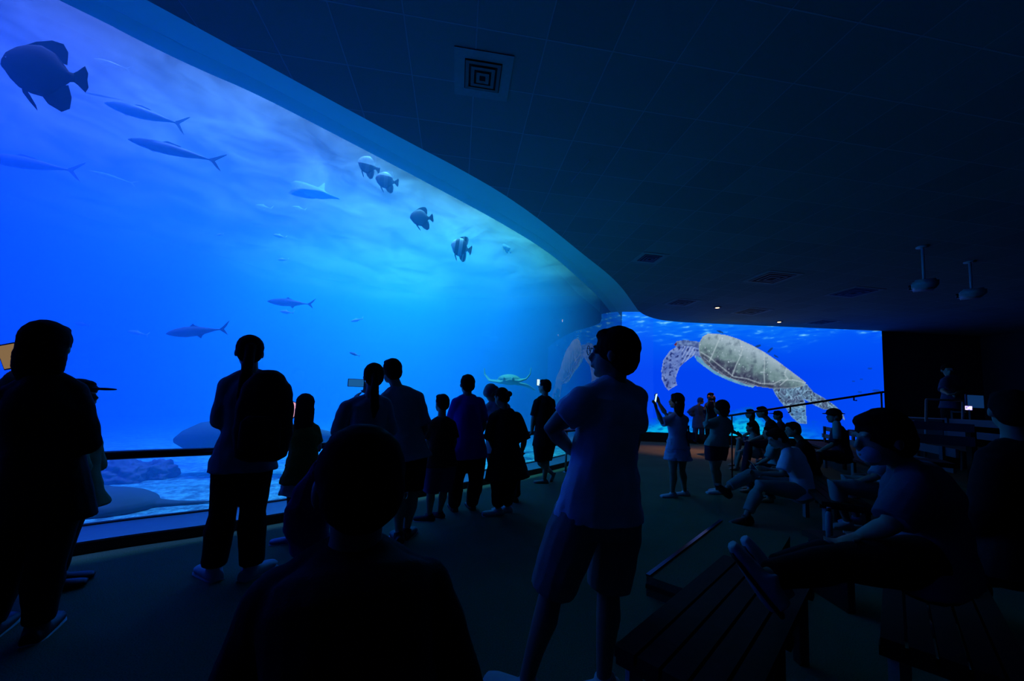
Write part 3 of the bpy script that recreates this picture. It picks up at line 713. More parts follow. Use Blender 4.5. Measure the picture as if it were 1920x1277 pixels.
trousers(p, M_navy, t1=1.9, e=.004, flare=1, name='leggings'); shoes(p, M_shoep, sole=M_sole); hair(p, M_hair, 'long', length=.14, vol=1.06)
phone(W(549, 768, 3.55), (.25, -.9, .35), 'small tablet with a pink lit picture held by the girl in the ochre dress', M_glowpink, w=.10, h=.14, up=V((.3, .3, .9)), cat='tablet', name='tablet')
# --- couple leaning together
J = JJ(3.20, hc=(700, 706, .0), nb=(694, 750), sl=(648, 762, -.06), sr=(724, 756, .07), el=(634, 808, -.02), wl=(662, 760, .22), er=(734, 806, .10), wr=(690, 740, .32),
       hl=(660, 862, -.03), hr=(706, 860, .03), kl=(658, 945), kr=(702, 945), al=(655, 1050, X, .07), ar=(702, 1044, X, .07))
p = person(J, 1.52, (-.3, .95, 0), hf=(-.5, .85, -.02), label='person in a light blue shirt with a ponytail, holding a phone sideways', female=True, vox=.010, hands={'l': {'d': V((.1, .35, .9)), 'n': V((.5, .8, 0))}, 'r': {'d': V((-.3, .2, .9)), 'n': V((-.2, .9, 0))}})
shirt(p, M_lblue, hem=.05, sl=1.7, e=.022, width=1.05, folds=.007); trousers(p, M_navy); shoes(p, M_shoe, sole=M_sole); hair(p, M_hair, 'pony', tail=[W(702, 735, 3.04), W(703, 765, 3.05), W(700, 785, 3.07)], vol=1.05)
phone(W(668, 718, 3.46), (.15, -.98, 0), 'phone held sideways by the person with a ponytail in light blue', M_glowblue, w=.145, h=.072, cat='phone')
J = JJ(3.72, hc=(734, 696), nb=(747, 732), sl=(722, 746, -.08), sr=(784, 744, .08), el=(714, 800, -.02), wl=(735, 835, .15), er=(797, 806, .10), wr=(775, 835, .25),
       hl=(742, 850, -.04), hr=(781, 848, .04), kl=(748, 935), kr=(774, 930, .05), al=(748, 1000, X, .08), ar=(762, 993, X, .08))
p = person(J, 1.72, (-.45, .9, 0), hf=(-.7, .7, -.05), label='person in a loose grey t-shirt and black shorts leaning towards the ponytailed one', vox=.010, feet={'r': V((-.1, -1, 0)) * -1})
shirt(p, M_grey, hem=.04, sl=.85, e=.024, name='t_shirt', width=1.12, folds=.007, flare=1.6); trousers(p, M_blk, t1=.85, e=.022, flare=1.6, name='shorts'); shoes(p, M_shoeb, sole=M_sole); hair(p, M_hair)
# --- boy, man in blue
J = JJ(4.10, hc=(828, 756), nb=(828, 787), sl=(808, 797, -.05), sr=(848, 795, .05), el=(802, 828, .0), wl=(812, 850, .16), er=(852, 828, .06), wr=(845, 850, .2),
       hl=(816, 868, -.03), hr=(840, 866, .03), kl=(808, 922), kr=(832, 920, .03), al=(805, 965, X, .06), ar=(824, 960, X, .06))
p = person(J, 1.38, (-.4, .9, 0), hf=(-.75, .65, 0), label='boy in a dark red t-shirt and blue denim shorts with dark sneakers', vox=.010, feet={'l': V((-.9, -.1, 0)), 'r': V((-.7, .3, 0))})
shirt(p, M_red, hem=.03, sl=.8, e=.018, name='t_shirt', width=1.1); trousers(p, M_denim, t1=1.0, e=.026, flare=1.5, name='shorts'); shoes(p, M_navy, name='sneaker', sole=M_sole); hair(p, M_hair)
J = JJ(4.42, hc=(876, 721), nb=(876, 746), sl=(854, 756, -.05), sr=(900, 754, .06), el=(846, 795, .04), wl=(860, 822, .2), er=(908, 796, .1), wr=(895, 822, .25),
       hl=(862, 848, -.03), hr=(894, 846, .03), kl=(855, 905), kr=(892, 903, .03), al=(852, 946, X, .07), ar=(885, 943, X, .07))
p = person(J, 1.62, (-.35, .93, 0), hf=(-.4, .9, 0), label='person in a royal blue t-shirt and black trousers standing with feet apart', vox=.011, bulk=1.12)
shirt(p, M_blue, hem=.045, sl=.85, e=.02, name='t_shirt', width=1.02); trousers(p, M_blk, e=.018, flare=2.4); shoes(p, M_shoeb); hair(p, M_hair)
# --- pair looking down
J = JJ(5.1, hc=(921, 736), nb=(928, 756), sl=(914, 764, -.05), sr=(950, 763, .06), el=(911, 795, .02), wl=(918, 815, .2), er=(955, 797, .1), wr=(945, 815, .25),
       hl=(924, 840, -.03), hr=(950, 839, .03), kl=(930, 890), kr=(962, 888, .02), al=(934, 935, X, .07), ar=(966, 930, X, .07))
p = person(J, 1.60, (-.2, .97, 0), hf=(.8, .45, -.35), label='person with greying hair looking down behind the one dressed all in black', vox=.011)
shirt(p, M_grey, hem=.03, sl=.85, e=.018, name='t_shirt'); trousers(p, M_blk, e=.02, flare=2.2); shoes(p, M_shoeb); hair(p, M_hairgrey)
J = JJ(4.40, hc=(940, 745), nb=(946, 772), sl=(925, 784, -.05), sr=(970, 782, .06), el=(920, 825, .0), wl=(930, 850, .18), er=(983, 826, .06), wr=(979, 846, .12),
       hl=(934, 868, -.03), hr=(966, 866, .03), kl=(934, 915), kr=(956, 912, .03), al=(933, 954, X, .07), ar=(950, 949, X, .07))
p = person(J, 1.52, (-.5, .86, 0), hf=(-.75, .55, -.35), label='person dressed all in black with a small bun, white sneakers and head bent down', female=True, vox=.011, feet={'l': V((-.9, -.25, 0)), 'r': V((-.8, -.1, 0))})
shirt(p, M_blk, hem=.12, sl=1.0, e=.03, name='top', width=1.22, folds=.006); trousers(p, M_blk, t1=1.75, e=.028, flare=1.2); shoes(p, M_shoe, name='sneaker', sole=M_sole); hair(p, M_hair, 'bun')
# --- boy with crossed legs
J = JJ(5.95, hc=(1021, 725), nb=(1021, 746), sl=(1006, 754, -.06), sr=(1035, 753, .07), el=(1000, 785, -.04), wl=(997, 812, .05), er=(1036, 785, .08), wr=(1014, 765, .26),
       hl=(1012, 828, -.03), hr=(1030, 827, .03), kl=(1013, 868, .03), kr=(1024, 866, .05), al=(1036, 888, X, .14), ar=(1021, 898, X, .07))
p = person(J, 1.62, (-.75, .65, 0), hf=(-.85, .5, .05), label='boy in black t-shirt and shorts with crossed legs and sandals, hand on the rail', vox=.011, feet={'l': V((-.3, .2, -.9)), 'r': V((-.9, -.1, 0))}, hands={'l': {'d': V((-.3, .3, -.4))}})
shirt(p, M_blk, hem=.04, sl=.85, e=.018, name='t_shirt', width=1.05); trousers(p, M_blk, t1=.9, e=.024, flare=1.4, name='shorts'); hair(p, M_hair)
for s in 'lr':
    bm = bmesh.new(); P = foot_pts(p.J['a' + s], p.feet[s], 1.66); P = [q + V((0, 0, -.014)) if s == 'r' else q + V((.02, 0, 0)) for q in P]
    loft(bm, P, [(.03, .009), (.04, .01), (.045, .01), (.046, .01), (.03, .009)], side=p.feet[s].cross(V((0, 0, 1))), n=12); bm_obj('sandal', bm, M_shoeb, p.o)
phone(W(1009, 717, 6.25), (.55, -.8, 0), 'phone with a bright screen held up by the boy in black', M_glow, w=.06, h=.11)
# --- man in the white t-shirt, foreground
J = JJ(1.88, hc=(1150, 664), nb=(1150, 724), sl=(1086, 748, -.10), sr=(1192, 744, .10), el=(1034, 804, -.08), wl=(1072, 846, .06), er=(1186, 838, .16), wr=(1118, 826, .26),
       hl=(1086, 962, -.06), hr=(1160, 960, .06), kl=(1034, 1108, -.03), kr=(1140, 1104, .06), al=(986, 1278, X, .085), ar=(1132, 1272, X, .085), mid=(1134, 850, .0))
p = person(J, 1.72, (-.62, .78, 0), hf=(-.90, .42, .03), label='man in a white t-shirt and khaki shorts with glasses, arms folded, standing in front', vox=.007, feet={'l': V((-.7, .35, 0)), 'r': V((-.85, -.25, 0))},
           hands={'l': {'d': V((.8, .5, .12)), 'n': V((-.3, .6, -.3)), 'curl': .5}, 'r': {'d': V((-.85, -.35, .1)), 'n': V((-.2, -.8, 0)), 'curl': .5}}, bulk=1.12, headscale=1.12, face=True)
shirt(p, M_white, hem=.015, sl=.62, e=.016, name='t_shirt', width=.97, folds=.010, flare=1.5); trousers(p, M_khaki, t1=.98, e=.020, flare=2.4, name='shorts', folds=.006)
shoes(p, M_shoe, sole=M_sole); hair(p, M_hair, vol=1.07)
bm = bmesh.new()
for sx in (-1, 1):
    c = p.hp(sx * .019, .060, .006); ring = [c + p.hr @ V((.0145 * p.hk * math.cos(a), 0, .012 * p.hk * math.sin(a))) for a in [i * PI / 8 for i in range(17)]]
    loft(bm, ring, [.0016] * 17, side=p.hr @ V((0, 1, 0)), n=6, caps=False); tube(bm, [p.hp(sx * .033, .060, .009), p.hp(sx * .046, .03, .008), p.hp(sx * .047, -.008, .004)], .0015, 6)
tube(bm, [p.hp(-.005, .061, .008), p.hp(.005, .061, .008)], .0015, 6)
bm_obj('glasses', bm, M_phone, p.o)
# --- woman in the pale dress
J = JJ(5.68, hc=(1268, 752), nb=(1270, 778), sl=(1255, 787, -.06), sr=(1284, 786, .07), el=(1241, 792, -.08), wl=(1231, 768, -.06), er=(1250, 779, .12), wr=(1236, 757, .08),
       hl=(1262, 842, -.03), hr=(1280, 841, .03), kl=(1262, 884), kr=(1278, 882, .03), al=(1261, 924, X, .065), ar=(1284, 921, X, .065))
p = person(J, 1.60, (-.8, .55, 0), hf=(-.9, .4, .02), label='woman in a short pale blue dress and white flat shoes, holding up a phone', female=True, vox=.010, feet={'l': V((-.95, -.2, 0)), 'r': V((-.95, -.1, 0))}, hands={s: {'d': V((-.25, 0, .9)), 'n': V((-.5, .6, 0))} for s in 'lr'})
shirt(p, M_dress, hem=0, sl=.95, e=.022, name='dress_top', flare=1.5); skirt(p, M_dress, W(1266, 862, 5.68).z, w=.225, d=.17, name='dress_skirt', top=.10, folds=.012); shoes(p, M_shoe); hair(p, M_hair, 'long', length=.15, vol=1.10)
phone(W(1229, 747, 5.66), (.75, -.6, -.2), 'phone held up by the woman in the pale blue dress', M_glow, w=.075, h=.15, up=V((-.15, 0, 1)))
b = slab_obj('shoulder_bag', W(1291, 817, 5.62), (.4, .9, 0), (.17, .12, .29), M_rope, bev=.4); tag(b, 'purple printed bag hanging at the side of the woman in the pale dress', 'bag')
bm = bmesh.new(); tube(bm, [W(1288, 802, 5.6), W(1284, 786, 5.64), W(1270, 782, 5.6)], .008); bm_obj('strap', bm, M_rope, b)
# --- woman in the pale green top
J = JJ(5.92, hc=(1352, 765), nb=(1354, 786), sl=(1337, 792, -.06), sr=(1363, 791, .07), el=(1327, 797, -.06), wl=(1327, 777, .02), er=(1367, 806, .10), wr=(1380, 812, .12),
       hl=(1336, 836, -.03), hr=(1352, 835, .03), kl=(1338, 880, -.02), kr=(1343, 878, .04), al=(1345, 918, X, .065), ar=(1350, 914, X, .065))
p = person(J, 1.54, (-.8, .55, 0), hf=(-.9, .35, 0), label='woman with bobbed hair in a pale green top and dark shorts, seen from behind', female=True, vox=.010, feet={'l': V((-.95, -.15, 0)), 'r': V((-.9, -.1, 0))}, hands={'l': {'d': V((0, .1, 1)), 'n': V((-.5, .6, 0))}})
shirt(p, M_mint, hem=.0, sl=1.2, e=.03, name='top', width=1.0, folds=.006, flare=1.3); trousers(p, M_navy, t1=.6, e=.035, flare=1.4, name='shorts'); shoes(p, M_shoe); hair(p, M_hair, 'bob', length=.055, vol=1.22)
# --- people standing right in front of the screen
J = JJ(14.0, hc=(1314, 752), nb=(1308, 762), sl=(1300, 766), sr=(1318, 766), el=(1292, 773), wl=(1301, 779), er=(1321, 775), wr=(1317, 784), hl=(1305, 790), hr=(1315, 790), kl=(1304, 809), kr=(1316, 809), al=(1303, 828, X, .06), ar=(1317, 828, X, .06))
p = person(J, 1.66, (.3, -.95, 0), hf=(.7, -.6, -.1), label='person in a slate blue hooded coat, hand on hip, right in front of the screen', vox=.014, face=False, group=None)
shirt(p, M_slate, hem=.14, sl=1.9, e=.035, name='coat', width=1.1); trousers(p, M_slate, e=.03, flare=1.5); hair(p, M_slate, 'short', name='hood', vol=1.12)
J = JJ(11.5, hc=(1333, 744), nb=(1333, 755), sl=(1325, 759, .03), sr=(1342, 759, -.03), el=(1322, 772, -.1), wl=(1329, 752, -.22), er=(1346, 772, -.14), wr=(1339, 752, -.24), hl=(1328, 796), hr=(1339, 796), kl=(1328, 824), kr=(1339, 824), al=(1328, 850, X, .07), ar=(1340, 850, X, .07))
p = person(J, 1.76, (.1, -1, 0), hf=(.1, -1, 0), label='person in dark clothes raising a camera to the face in front of the screen', vox=.013, hands={s: {'d': V((0, -.2, 1)), 'n': V((0, 1, 0))} for s in 'lr'})
shirt(p, M_navy, hem=.04, sl=1.2, e=.02, name='shirt'); trousers(p, M_blk); shoes(p, M_shoeb); hair(p, M_hair)
b = slab_obj('camera', W(1334, 748, 11.2), (0, -1, 0), (.15, .07, .09), M_phone); tag(b, 'small camera raised by the person in dark clothes near the screen', 'camera')
bm = bmesh.new(); q = W(1334, 748, 11.2); loft(bm, [q + V((0, .0, 0)), q + V((0, -.08, 0))], [.03, .03], side=V((1, 0, 0))); bm_obj('lens', bm, M_phone, b)
# ================================================================== seated visitors and the foreground
# head and back seen right in front of the camera
J = JJ(.80, hc=(672, 905), nb=(664, 1045, .02), sl=(512, 1130, -.02), sr=(800, 1108, .05), el=(440, 1330, .0), wl=(560, 1430, .22), er=(862, 1325, .05), wr=(760, 1430, .25),
       hl=(580, 1430, -.12), hr=(730, 1430, -.12), kl=(560, 1420, .32), kr=(760, 1420, .32), al=(520, 1700, .45), ar=(760, 1700, .45))
dz = (.07 - J['al'].z); J['al'].z = J['ar'].z = .07
p = person(J, 1.60, (-.15, .98, 0), hf=(-.55, .83, -.05), label='dark seated person with purplish loose hair directly in front of the viewer', female=True, vox=.008, bulk=1.1)
shirt(p, M_blk, hem=.0, sl=1.8, e=.02, name='jacket', folds=.006); trousers(p, M_blk); shoes(p, M_shoeb); hair(p, M_hair, vol=1.02)
bm = bmesh.new(); loft(bm, [W(612, 872, .86), W(585, 930, .88), W(572, 985, .88), W(590, 1035, .86), W(625, 1075, .84)], [(.022, .03), (.042, .05), (.048, .05), (.036, .05), (.02, .03)], side=V((1, 0, 0)), n=16)
fuse('loose_hair', bm, .008, M_rope, p.o, folds=.008, fs=.05)
# big man at the right with a face mask, legs stretched along the bench
J = JJ(1.85, hc=(1652, 822), nb=(1705, 884, .0), sl=(1715, 912, -.14), sr=(1742, 905, .16), el=(1668, 985, -.14), wl=(1614, 1004, -.02), er=(1725, 985, .2), wr=(1650, 1000, .24),
       hl=(1735, 1055, -.08), hr=(1748, 1050, .10), kl=(1570, 1055, -.06), kr=(1580, 1035, .10), al=(1437, 1080, -.12), ar=(1450, 1066, .05), mid=(1742, 975, .02))
p = person(J, 1.74, (-1, .12, 0), hf=(-.93, .15, -.2), label='seated man in a blue-grey shirt and face mask, legs stretched along the bench', vox=.008, bulk=1.12, feet={'l': V((-.55, .25, .75)), 'r': V((-.5, .25, .8))}, headscale=1.12, hands={'l': {'d': V((-.9, .1, -.4))}})
shirt(p, M_dimblue, hem=.03, sl=.9, e=.022, name='shirt', folds=.008, collar=True); trousers(p, M_blk, e=.018, flare=1.4); shoes(p, M_shoe, name='sneaker', sole=M_shoeb); hair(p, M_hair, vol=1.08)
bm = bmesh.new(); ball(bm, p.hp(0, .030, -.030), (.030 * p.hk, .027 * p.hk, .027 * p.hk), p.hr); fuse('face_mask', bm, .007, M_mask, p.o)
# seated visitor behind him, knees up
J = JJ(4.2, hc=(1668, 800), nb=(1672, 842), sl=(1662, 858, -.12), sr=(1686, 856, .14), el=(1640, 895, -.14), wl=(1612, 902, -.08), er=(1665, 893, .18), wr=(1625, 893, .16),
       hl=(1668, 925, -.07), hr=(1672, 922, .08), kl=(1562, 908, -.08), kr=(1588, 898, .12), al=(1589, 978, X, .2), ar=(1606, 970, X, .2), mid=(1678, 885))
p = person(J, 1.66, (-1, .1, 0), hf=(-.95, .2, -.3), label='seated person in khaki trousers and a pale blue shirt, half hidden behind the masked man', vox=.010, feet={s: V((-.9, -.1, 0)) for s in 'lr'})
shirt(p, M_lblue, hem=.02, sl=.9, e=.022, folds=.006); trousers(p, M_mint, t1=1.5, e=.018); shoes(p, M_shoe); hair(p, M_hair)
# sitting person with crossed leg and phone
J = JJ(4.85, hc=(1456, 822), nb=(1478, 845), sl=(1474, 858, -.15), sr=(1498, 856, .15), el=(1466, 890, -.16), wl=(1432, 888, -.08), er=(1488, 888, .15), wr=(1438, 880, .05),
       hl=(1500, 922, -.08), hr=(1505, 918, .10), kl=(1424, 910, -.10), kr=(1405, 890, .12), al=(1399, 968, X, .09), ar=(1362, 916, .05), mid=(1500, 885))
p = person(J, 1.70, (-.95, .3, 0), hf=(-.85, .25, -.5), label='seated person in a white t-shirt and green-grey trousers, legs crossed, bent over a phone', vox=.010, feet={'l': V((-.9, -.1, -.15)), 'r': V((-.7, -.3, .5))})
shirt(p, M_white, hem=.02, sl=.75, e=.022, name='t_shirt', folds=.006); trousers(p, M_mint, t1=1.85, e=.020, flare=1.2); shoes(p, M_shoeb); hair(p, M_hair)
phone(W(1413, 874, 4.86), (.7, -.3, .6), 'phone held low by the seated person in the white t-shirt', M_glowblue, up=V((-.4, 0, .8)))
def sit(Y, hx, hy, H, top, legs, label, hairs=M_hair, style='short', lean=0., face=-1, group=None, skin=None, vox=.013, topname='shirt', feetz=None, legcloth=True, drop=0):
    """a sitting figure facing left in the picture, head at (hx, hy)"""
    s = 720 / Y * (H / 1.65)
    def q(dx, dz, dy=0): return W(hx + dx * s + 0, hy + dz * s, Y + dy)
    a = lean
    J = dict(hc=q(0, 0), nb=q(.07 + a, .19), sl=q(.07 + a, .25, -.16), sr=q(.10 + a, .25, .16), el=q(-.02 + a, .47, -.18), wl=q(-.20, .56, -.1), er=q(0 + a, .46, .18), wr=q(-.18, .55, .12),
             hl=q(.14 + a * 1.6, .66, -.08), hr=q(.15 + a * 1.6, .66, .09), kl=q(-.27, .63, -.1), kr=q(-.25, .62, .12), al=q(-.36, 1.06, -.1), ar=q(-.33, 1.06, .12))
    zf = feetz if feetz is not None else .07
    for k in ('al', 'ar'): J[k].z = zf
    p = person(J, H, (-1, .25, 0), hf=(-.95, .2, -.05 + -a), label=label, vox=vox, feet={k: V((-1, -.1, 0)) for k in 'lr'}, skin=skin, group=group)
    shirt(p, top, hem=.01, sl=.9, e=.02, name=topname)
    if legcloth: trousers(p, legs, e=.016)
    else: trousers(p, legs, t1=.8, e=.018, name='shorts')
    hair(p, hairs, style); return p
sit(9.3, 1406, 776, 1.62, M_blk, M_denim, 'seated person with bare lower legs, leftmost head in the front row near the screen', vox=.014, legcloth=False, style='bob')
sit(8.7, 1407, 801, 1.5, M_khaki, M_khaki, 'small seated person in brownish clothes with bare legs, lowest head of the front row', vox=.014, legcloth=False)
p = sit(7.9, 1428, 773, 1.68, M_blk, M_navy, 'seated person in black leaning back, beside the small one in brownish clothes', vox=.014, lean=.10)
p = sit(9.2, 1458, 779, 1.60, M_navy, M_navy, 'seated person with a peaked cap in the row near the screen', vox=.014, feetz=.2)
bm = bmesh.new(); ball(bm, p.hp(0, -.006, .024), (.053 * p.hk, .058 * p.hk, .042 * p.hk), p.hr); ball(bm, p.hp(0, .07, .028), (.034 * p.hk, .05 * p.hk, .006 * p.hk), p.hr); fuse('cap', bm, .01, M_blk, p.o)
sit(6.5, 1442, 812, 1.55, M_teal, M_navy, 'seated person in a teal top behind the one bent over a phone', vox=.012)
p = sit(5.9, 1486, 806, 1.68, M_blk, M_blk, 'seated person in black with a hunched back, behind the one in the white t-shirt', vox=.011, lean=.08, topname='jacket')
p = sit(6.3, 1563, 780, 1.66, M_navy, M_navy, 'seated person in dark clothes with a wide-brimmed hat on the upper benches', vox=.011, feetz=.3)
bm = bmesh.new(); ball(bm, p.hp(0, -.004, .03), (.056 * p.hk, .06 * p.hk, .045 * p.hk), p.hr); loft(bm, [p.hp(0, 0, .018), p.hp(0, 0, .026)], [.088 * p.hk, .080 * p.hk], side=p.hr @ V((1, 0, 0)), n=24); fuse('hat', bm, .009, M_blk, p.o)
bm = bmesh.new(); q = W(1569, 806, 6.05); loft(bm, [q + V((0, 0, -.14)), q + V((0, 0, -.06)), q + V((0, 0, .10)), q + V((0, 0, .14))], [.05, .055, .055, .03], n=14)
b = bm_obj('drink_bottle', bm, M_teal, base=q); tag(b, 'light blue bottle held upright by the person in the wide-brimmed hat', 'bottle'); bm = bmesh.new(); loft(bm, [q + V((0, 0, .135)), q + V((0, 0, .18))], [.028, .028]); bm_obj('bottle_cap', bm, M_phone, b)
# right edge and the attendant
J = JJ(2.3, hc=(1893, 770), nb=(1905, 832), sl=(1862, 858, -.02), sr=(1955, 855, .12), el=(1845, 950, -.1), wl=(1830, 1010, .1), er=(1975, 950, .15), wr=(1950, 1010, .3),
       hl=(1880, 1060, -.05), hr=(1940, 1060, .08), kl=(1780, 1075, .12), kr=(1830, 1080, .25), al=(1760, 1180, .2), ar=(1820, 1180, .35))
J['al'].z = J['ar'].z = .07
p = person(J, 1.74, (-.6, .8, 0), hf=(.5, .85, 0), label='dark seated person cut off by the right edge of the picture', vox=.011, bulk=1.1)
shirt(p, M_blk, hem=.02, sl=1.8, e=.025, name='jacket'); trousers(p, M_blk); shoes(p, M_shoeb); hair(p, M_hair)
J = JJ(7.3, hc=(1777, 694), nb=(1783, 708), sl=(1771, 714, -.08), sr=(1797, 713, .08), el=(1768, 733, -.2), wl=(1777, 738, -.35), er=(1802, 733, 0), wr=(1790, 741, -.25), hl=(1777, 762), hr=(1790, 762), kl=(1776, 806), kr=(1790, 806), al=(1776, 859), ar=(1790, 859))
p = person(J, 1.70, (-.5, -.85, 0), hf=(-.5, -.8, -.25), label='attendant in a pale blue shirt standing in the dark behind the counter', vox=.012, skin=M_skin, face=True)
shirt(p, M_denim, hem=.03, sl=.9, e=.02); trousers(p, M_blk); shoes(p, M_shoeb); hair(p, M_hair)
STAFF_Z = p.base.z

# ================================================================== life in the tank
def banded(name, c1, c2, w=5.0, rough=.6, lo=.42, hi=.58):
    m, nt, out = newmat(name); p = N(nt, 'ShaderNodeBsdfPrincipled'); p.inputs['Roughness'].default_value = rough
    tc = N(nt, 'ShaderNodeTexCoord'); wv = N(nt, 'ShaderNodeTexWave', bands_direction='X'); wv.inputs['Scale'].default_value = w; wv.inputs['Distortion'].default_value = 1.0; wv.inputs['Phase Offset'].default_value = 1.2
    nt.links.new(tc.outputs['Generated'], wv.inputs[0]); cr = N(nt, 'ShaderNodeValToRGB'); e = cr.color_ramp.elements
    e[0].position = lo; e[0].color = rgba(c1); e[1].position = hi; e[1].color = rgba(c2)
    nt.links.new(wv.outputs['Fac'], cr.inputs[0]); nt.links.new(cr.outputs[0], p.inputs['Base Color']); nt.links.new(p.outputs[0], out.inputs[0]); return m
M_fdark = mat('batfish_brown', (.02, .015, .012), .8, (.07, .055, .04), scale=4, spec=.1)
M_fbar = banded('batfish_bars', (.015, .012, .012), (.50, .46, .40), .78)
M_fbar2 = banded('batfish_faint_bars', (.05, .04, .05), (.13, .10, .12), .78)
M_fplain = mat('batfish_grey', (.10, .09, .10), .7, (.07, .06, .08), scale=5)
M_fsil = mat('silver_scales', (.05, .07, .09), .4, (.10, .13, .16), scale=9, spec=.6)
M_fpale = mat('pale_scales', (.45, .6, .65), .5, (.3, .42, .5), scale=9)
M_ray = mat('ray_skin', (.07, .13, .11), .8, (.10, .17, .14), scale=4, spec=.1)
M_rayp = mat('pale_ray_skin', (.25, .42, .22), .8, (.18, .32, .18), scale=4)
PROF = {
 'bat': ([(0, .02, .02), (.03, .08, .07), (.10, .19, .16), (.22, .28, .25), (.38, .34, .31), (.55, .36, .33), (.72, .29, .27), (.86, .14, .14), (.93, .07, .07), (1, .06, .06)], .30),
 'long': ([(0, .004, .006), (.05, .022, .02), (.15, .045, .04), (.32, .062, .058), (.5, .062, .06), (.7, .045, .045), (.86, .022, .022), (.96, .010, .010), (1, .010, .010)], .75),
 'tuna': ([(0, .006, .006), (.06, .05, .04), (.18, .09, .08), (.35, .115, .11), (.55, .105, .10), (.75, .06, .06), (.9, .022, .022), (1, .012, .012)], .7),
 'big': ([(0, .01, .02), (.05, .045, .045), (.15, .085, .07), (.35, .11, .08), (.55, .10, .07), (.75, .06, .045), (.9, .03, .03), (1, .02, .02)], .95),
}
def flatfin(bm, pts, L, th=.006, off=0.0):
    a = [bm.verts.new((x * L, off - th * L, z * L)) for x, z in pts]; b = [bm.verts.new((x * L, off + th * L, z * L)) for x, z in pts]
    n = len(pts)
    for i in range(n): bm.faces.new((a[i], a[(i + 1) % n], b[(i + 1) % n], b[i]))
    bm.faces.new(a[::-1]); bm.faces.new(b)
FINS = {
 'bat': {'tail_fin': [(.97, .05), (1.04, .09), (1.16, .19), (1.20, .10), (1.185, 0), (1.20, -.10), (1.15, -.18), (1.04, -.09), (.97, -.05)],
         'dorsal_fin': [(.30, .31), (.48, .40), (.70, .46), (.86, .44), (.92, .34), (.90, .16), (.80, .18), (.6, .30)],
         'anal_fin': [(.52, -.30), (.62, -.42), (.80, -.50), (.92, -.44), (.95, -.28), (.91, -.12), (.80, -.15), (.65, -.26)],
         'pelvic_fin': [(.26, -.24), (.33, -.27), (.45, -.46), (.47, -.53), (.38, -.44), (.28, -.32)]},
 'long': {'tail_fin': [(.98, .008), (1.04, .03), (1.14, .085), (1.18, .10), (1.10, .035), (1.055, 0), (1.10, -.04), (1.17, -.11), (1.10, -.075), (1.02, -.02), (.98, -.008)],
          'dorsal_fin': [(.38, .058), (.45, .085), (.52, .075), (.62, .062), (.62, .045)], 'pectoral_fin': [(.20, -.02), (.30, -.055), (.36, -.075), (.27, -.055)]},
 'tuna': {'tail_fin': [(.98, .01), (1.04, .05), (1.12, .13), (1.17, .17), (1.11, .06), (1.06, 0), (1.09, -.05), (1.13, -.14), (1.06, -.08), (.98, -.01)],
          'dorsal_fin': [(.42, .10), (.50, .17), (.53, .13), (.60, .10), (.60, .08)], 'anal_fin': [(.55, -.09), (.63, -.16), (.66, -.10), (.70, -.07)]},
 'big': {'tail_fin': [(.98, .02), (1.06, .10), (1.14, .19), (1.10, .04), (1.10, -.06), (1.04, -.06), (.98, -.02)], 'dorsal_fin': [(.42, .10), (.52, .19), (.56, .15), (.60, .085)],
         'pectoral_fin': [(.22, -.03), (.32, -.07), (.42, -.14), (.34, -.10), (.26, -.07)]},
}
def fish(name, label, kind, hd, tl, Y, m, dY=0., hs=1.0, parts=True, cat='fish', group=None, finmat=None, thick=1.0):
    A, B = W(hd[0], hd[1], Y), W(tl[0], tl[1], Y + dY); L = (B - A).length / (1.18 if kind != 'none' else 1)
    x = (B - A).normalized(); z = V((0, 0, 1)); y = z.cross(x).normalized(); z = x.cross(y)
    prof, th = PROF[kind]; bm = bmesh.new(); pts, rad = [], []
    for t, a, b in prof:
        pts.append((t * L, 0, (a - b) / 2 * L * hs)); w_ = (a + b) / 2 * L * hs; rad.append((min(w_ * th, (.11 if kind == 'bat' else 9) * L) * thick, w_))
    loft(bm, pts, rad, side=V((0, 1, 0)), n=18)
    if kind == 'bat':
        pass
    ey = .10 if kind == 'bat' else .05
    if not parts:
        for k, P in FINS[kind].items(): flatfin(bm, [(a, b * hs) for a, b in P], L)
    o = bm_obj(name, bm, m); M = Matrix((x, y, z)).transposed().to_4x4(); o.matrix_world = Matrix.Translation(A) @ M
    tag(o, label, cat, group)
    if parts:
        for k, P in FINS[kind].items():
            b = bmesh.new(); flatfin(b, [(a_, b_ * hs) for a_, b_ in P], L); f = bm_obj(k, b, finmat or m, smooth=False); f.parent = o
        for s in (-1, 1):
            b = bmesh.new(); r = .018 * L if kind == 'bat' else .007 * L; i = 2 if kind == 'bat' else 1; w_ = rad[i][0]
            ball(b, V((pts[i][0], s * w_ * .86, pts[i][2] + rad[i][1] * .35)), r, seg=10, rings=8); e = bm_obj('eye', b, M_phone); e.parent = o
    return o
fish('batfish', 'large dark brown batfish near the top left corner of the window', 'bat', (2, 122), (163, 150), 3.30, M_fdark, dY=.22, hs=1.45)
fish('batfish', 'upper batfish of the touching pair below the ceiling edge, with one dark bar', 'bat', (671, 303), (712, 318), 5.6, M_fbar2, dY=.12, hs=1.5)
fish('batfish', 'lower batfish of the touching pair below the ceiling edge', 'bat', (704, 335), (747, 343), 5.9, M_fbar2, dY=.1, hs=1.35)
fish('batfish', 'plain greyish batfish swimming alone between the pair and the striped one', 'bat', (769, 409), (812, 409), 6.3, M_fplain, dY=.1, hs=1.3)
fish('batfish', 'boldly black and white striped batfish under the ceiling edge', 'bat', (846, 460), (884, 470), 6.9, M_fbar, dY=.1, hs=1.6)
fish('batfish', 'faint small batfish far back, right of the striped one', 'bat', (942, 458), (958, 474), 8.6, M_fbar2, dY=.1, hs=.75, parts=False)
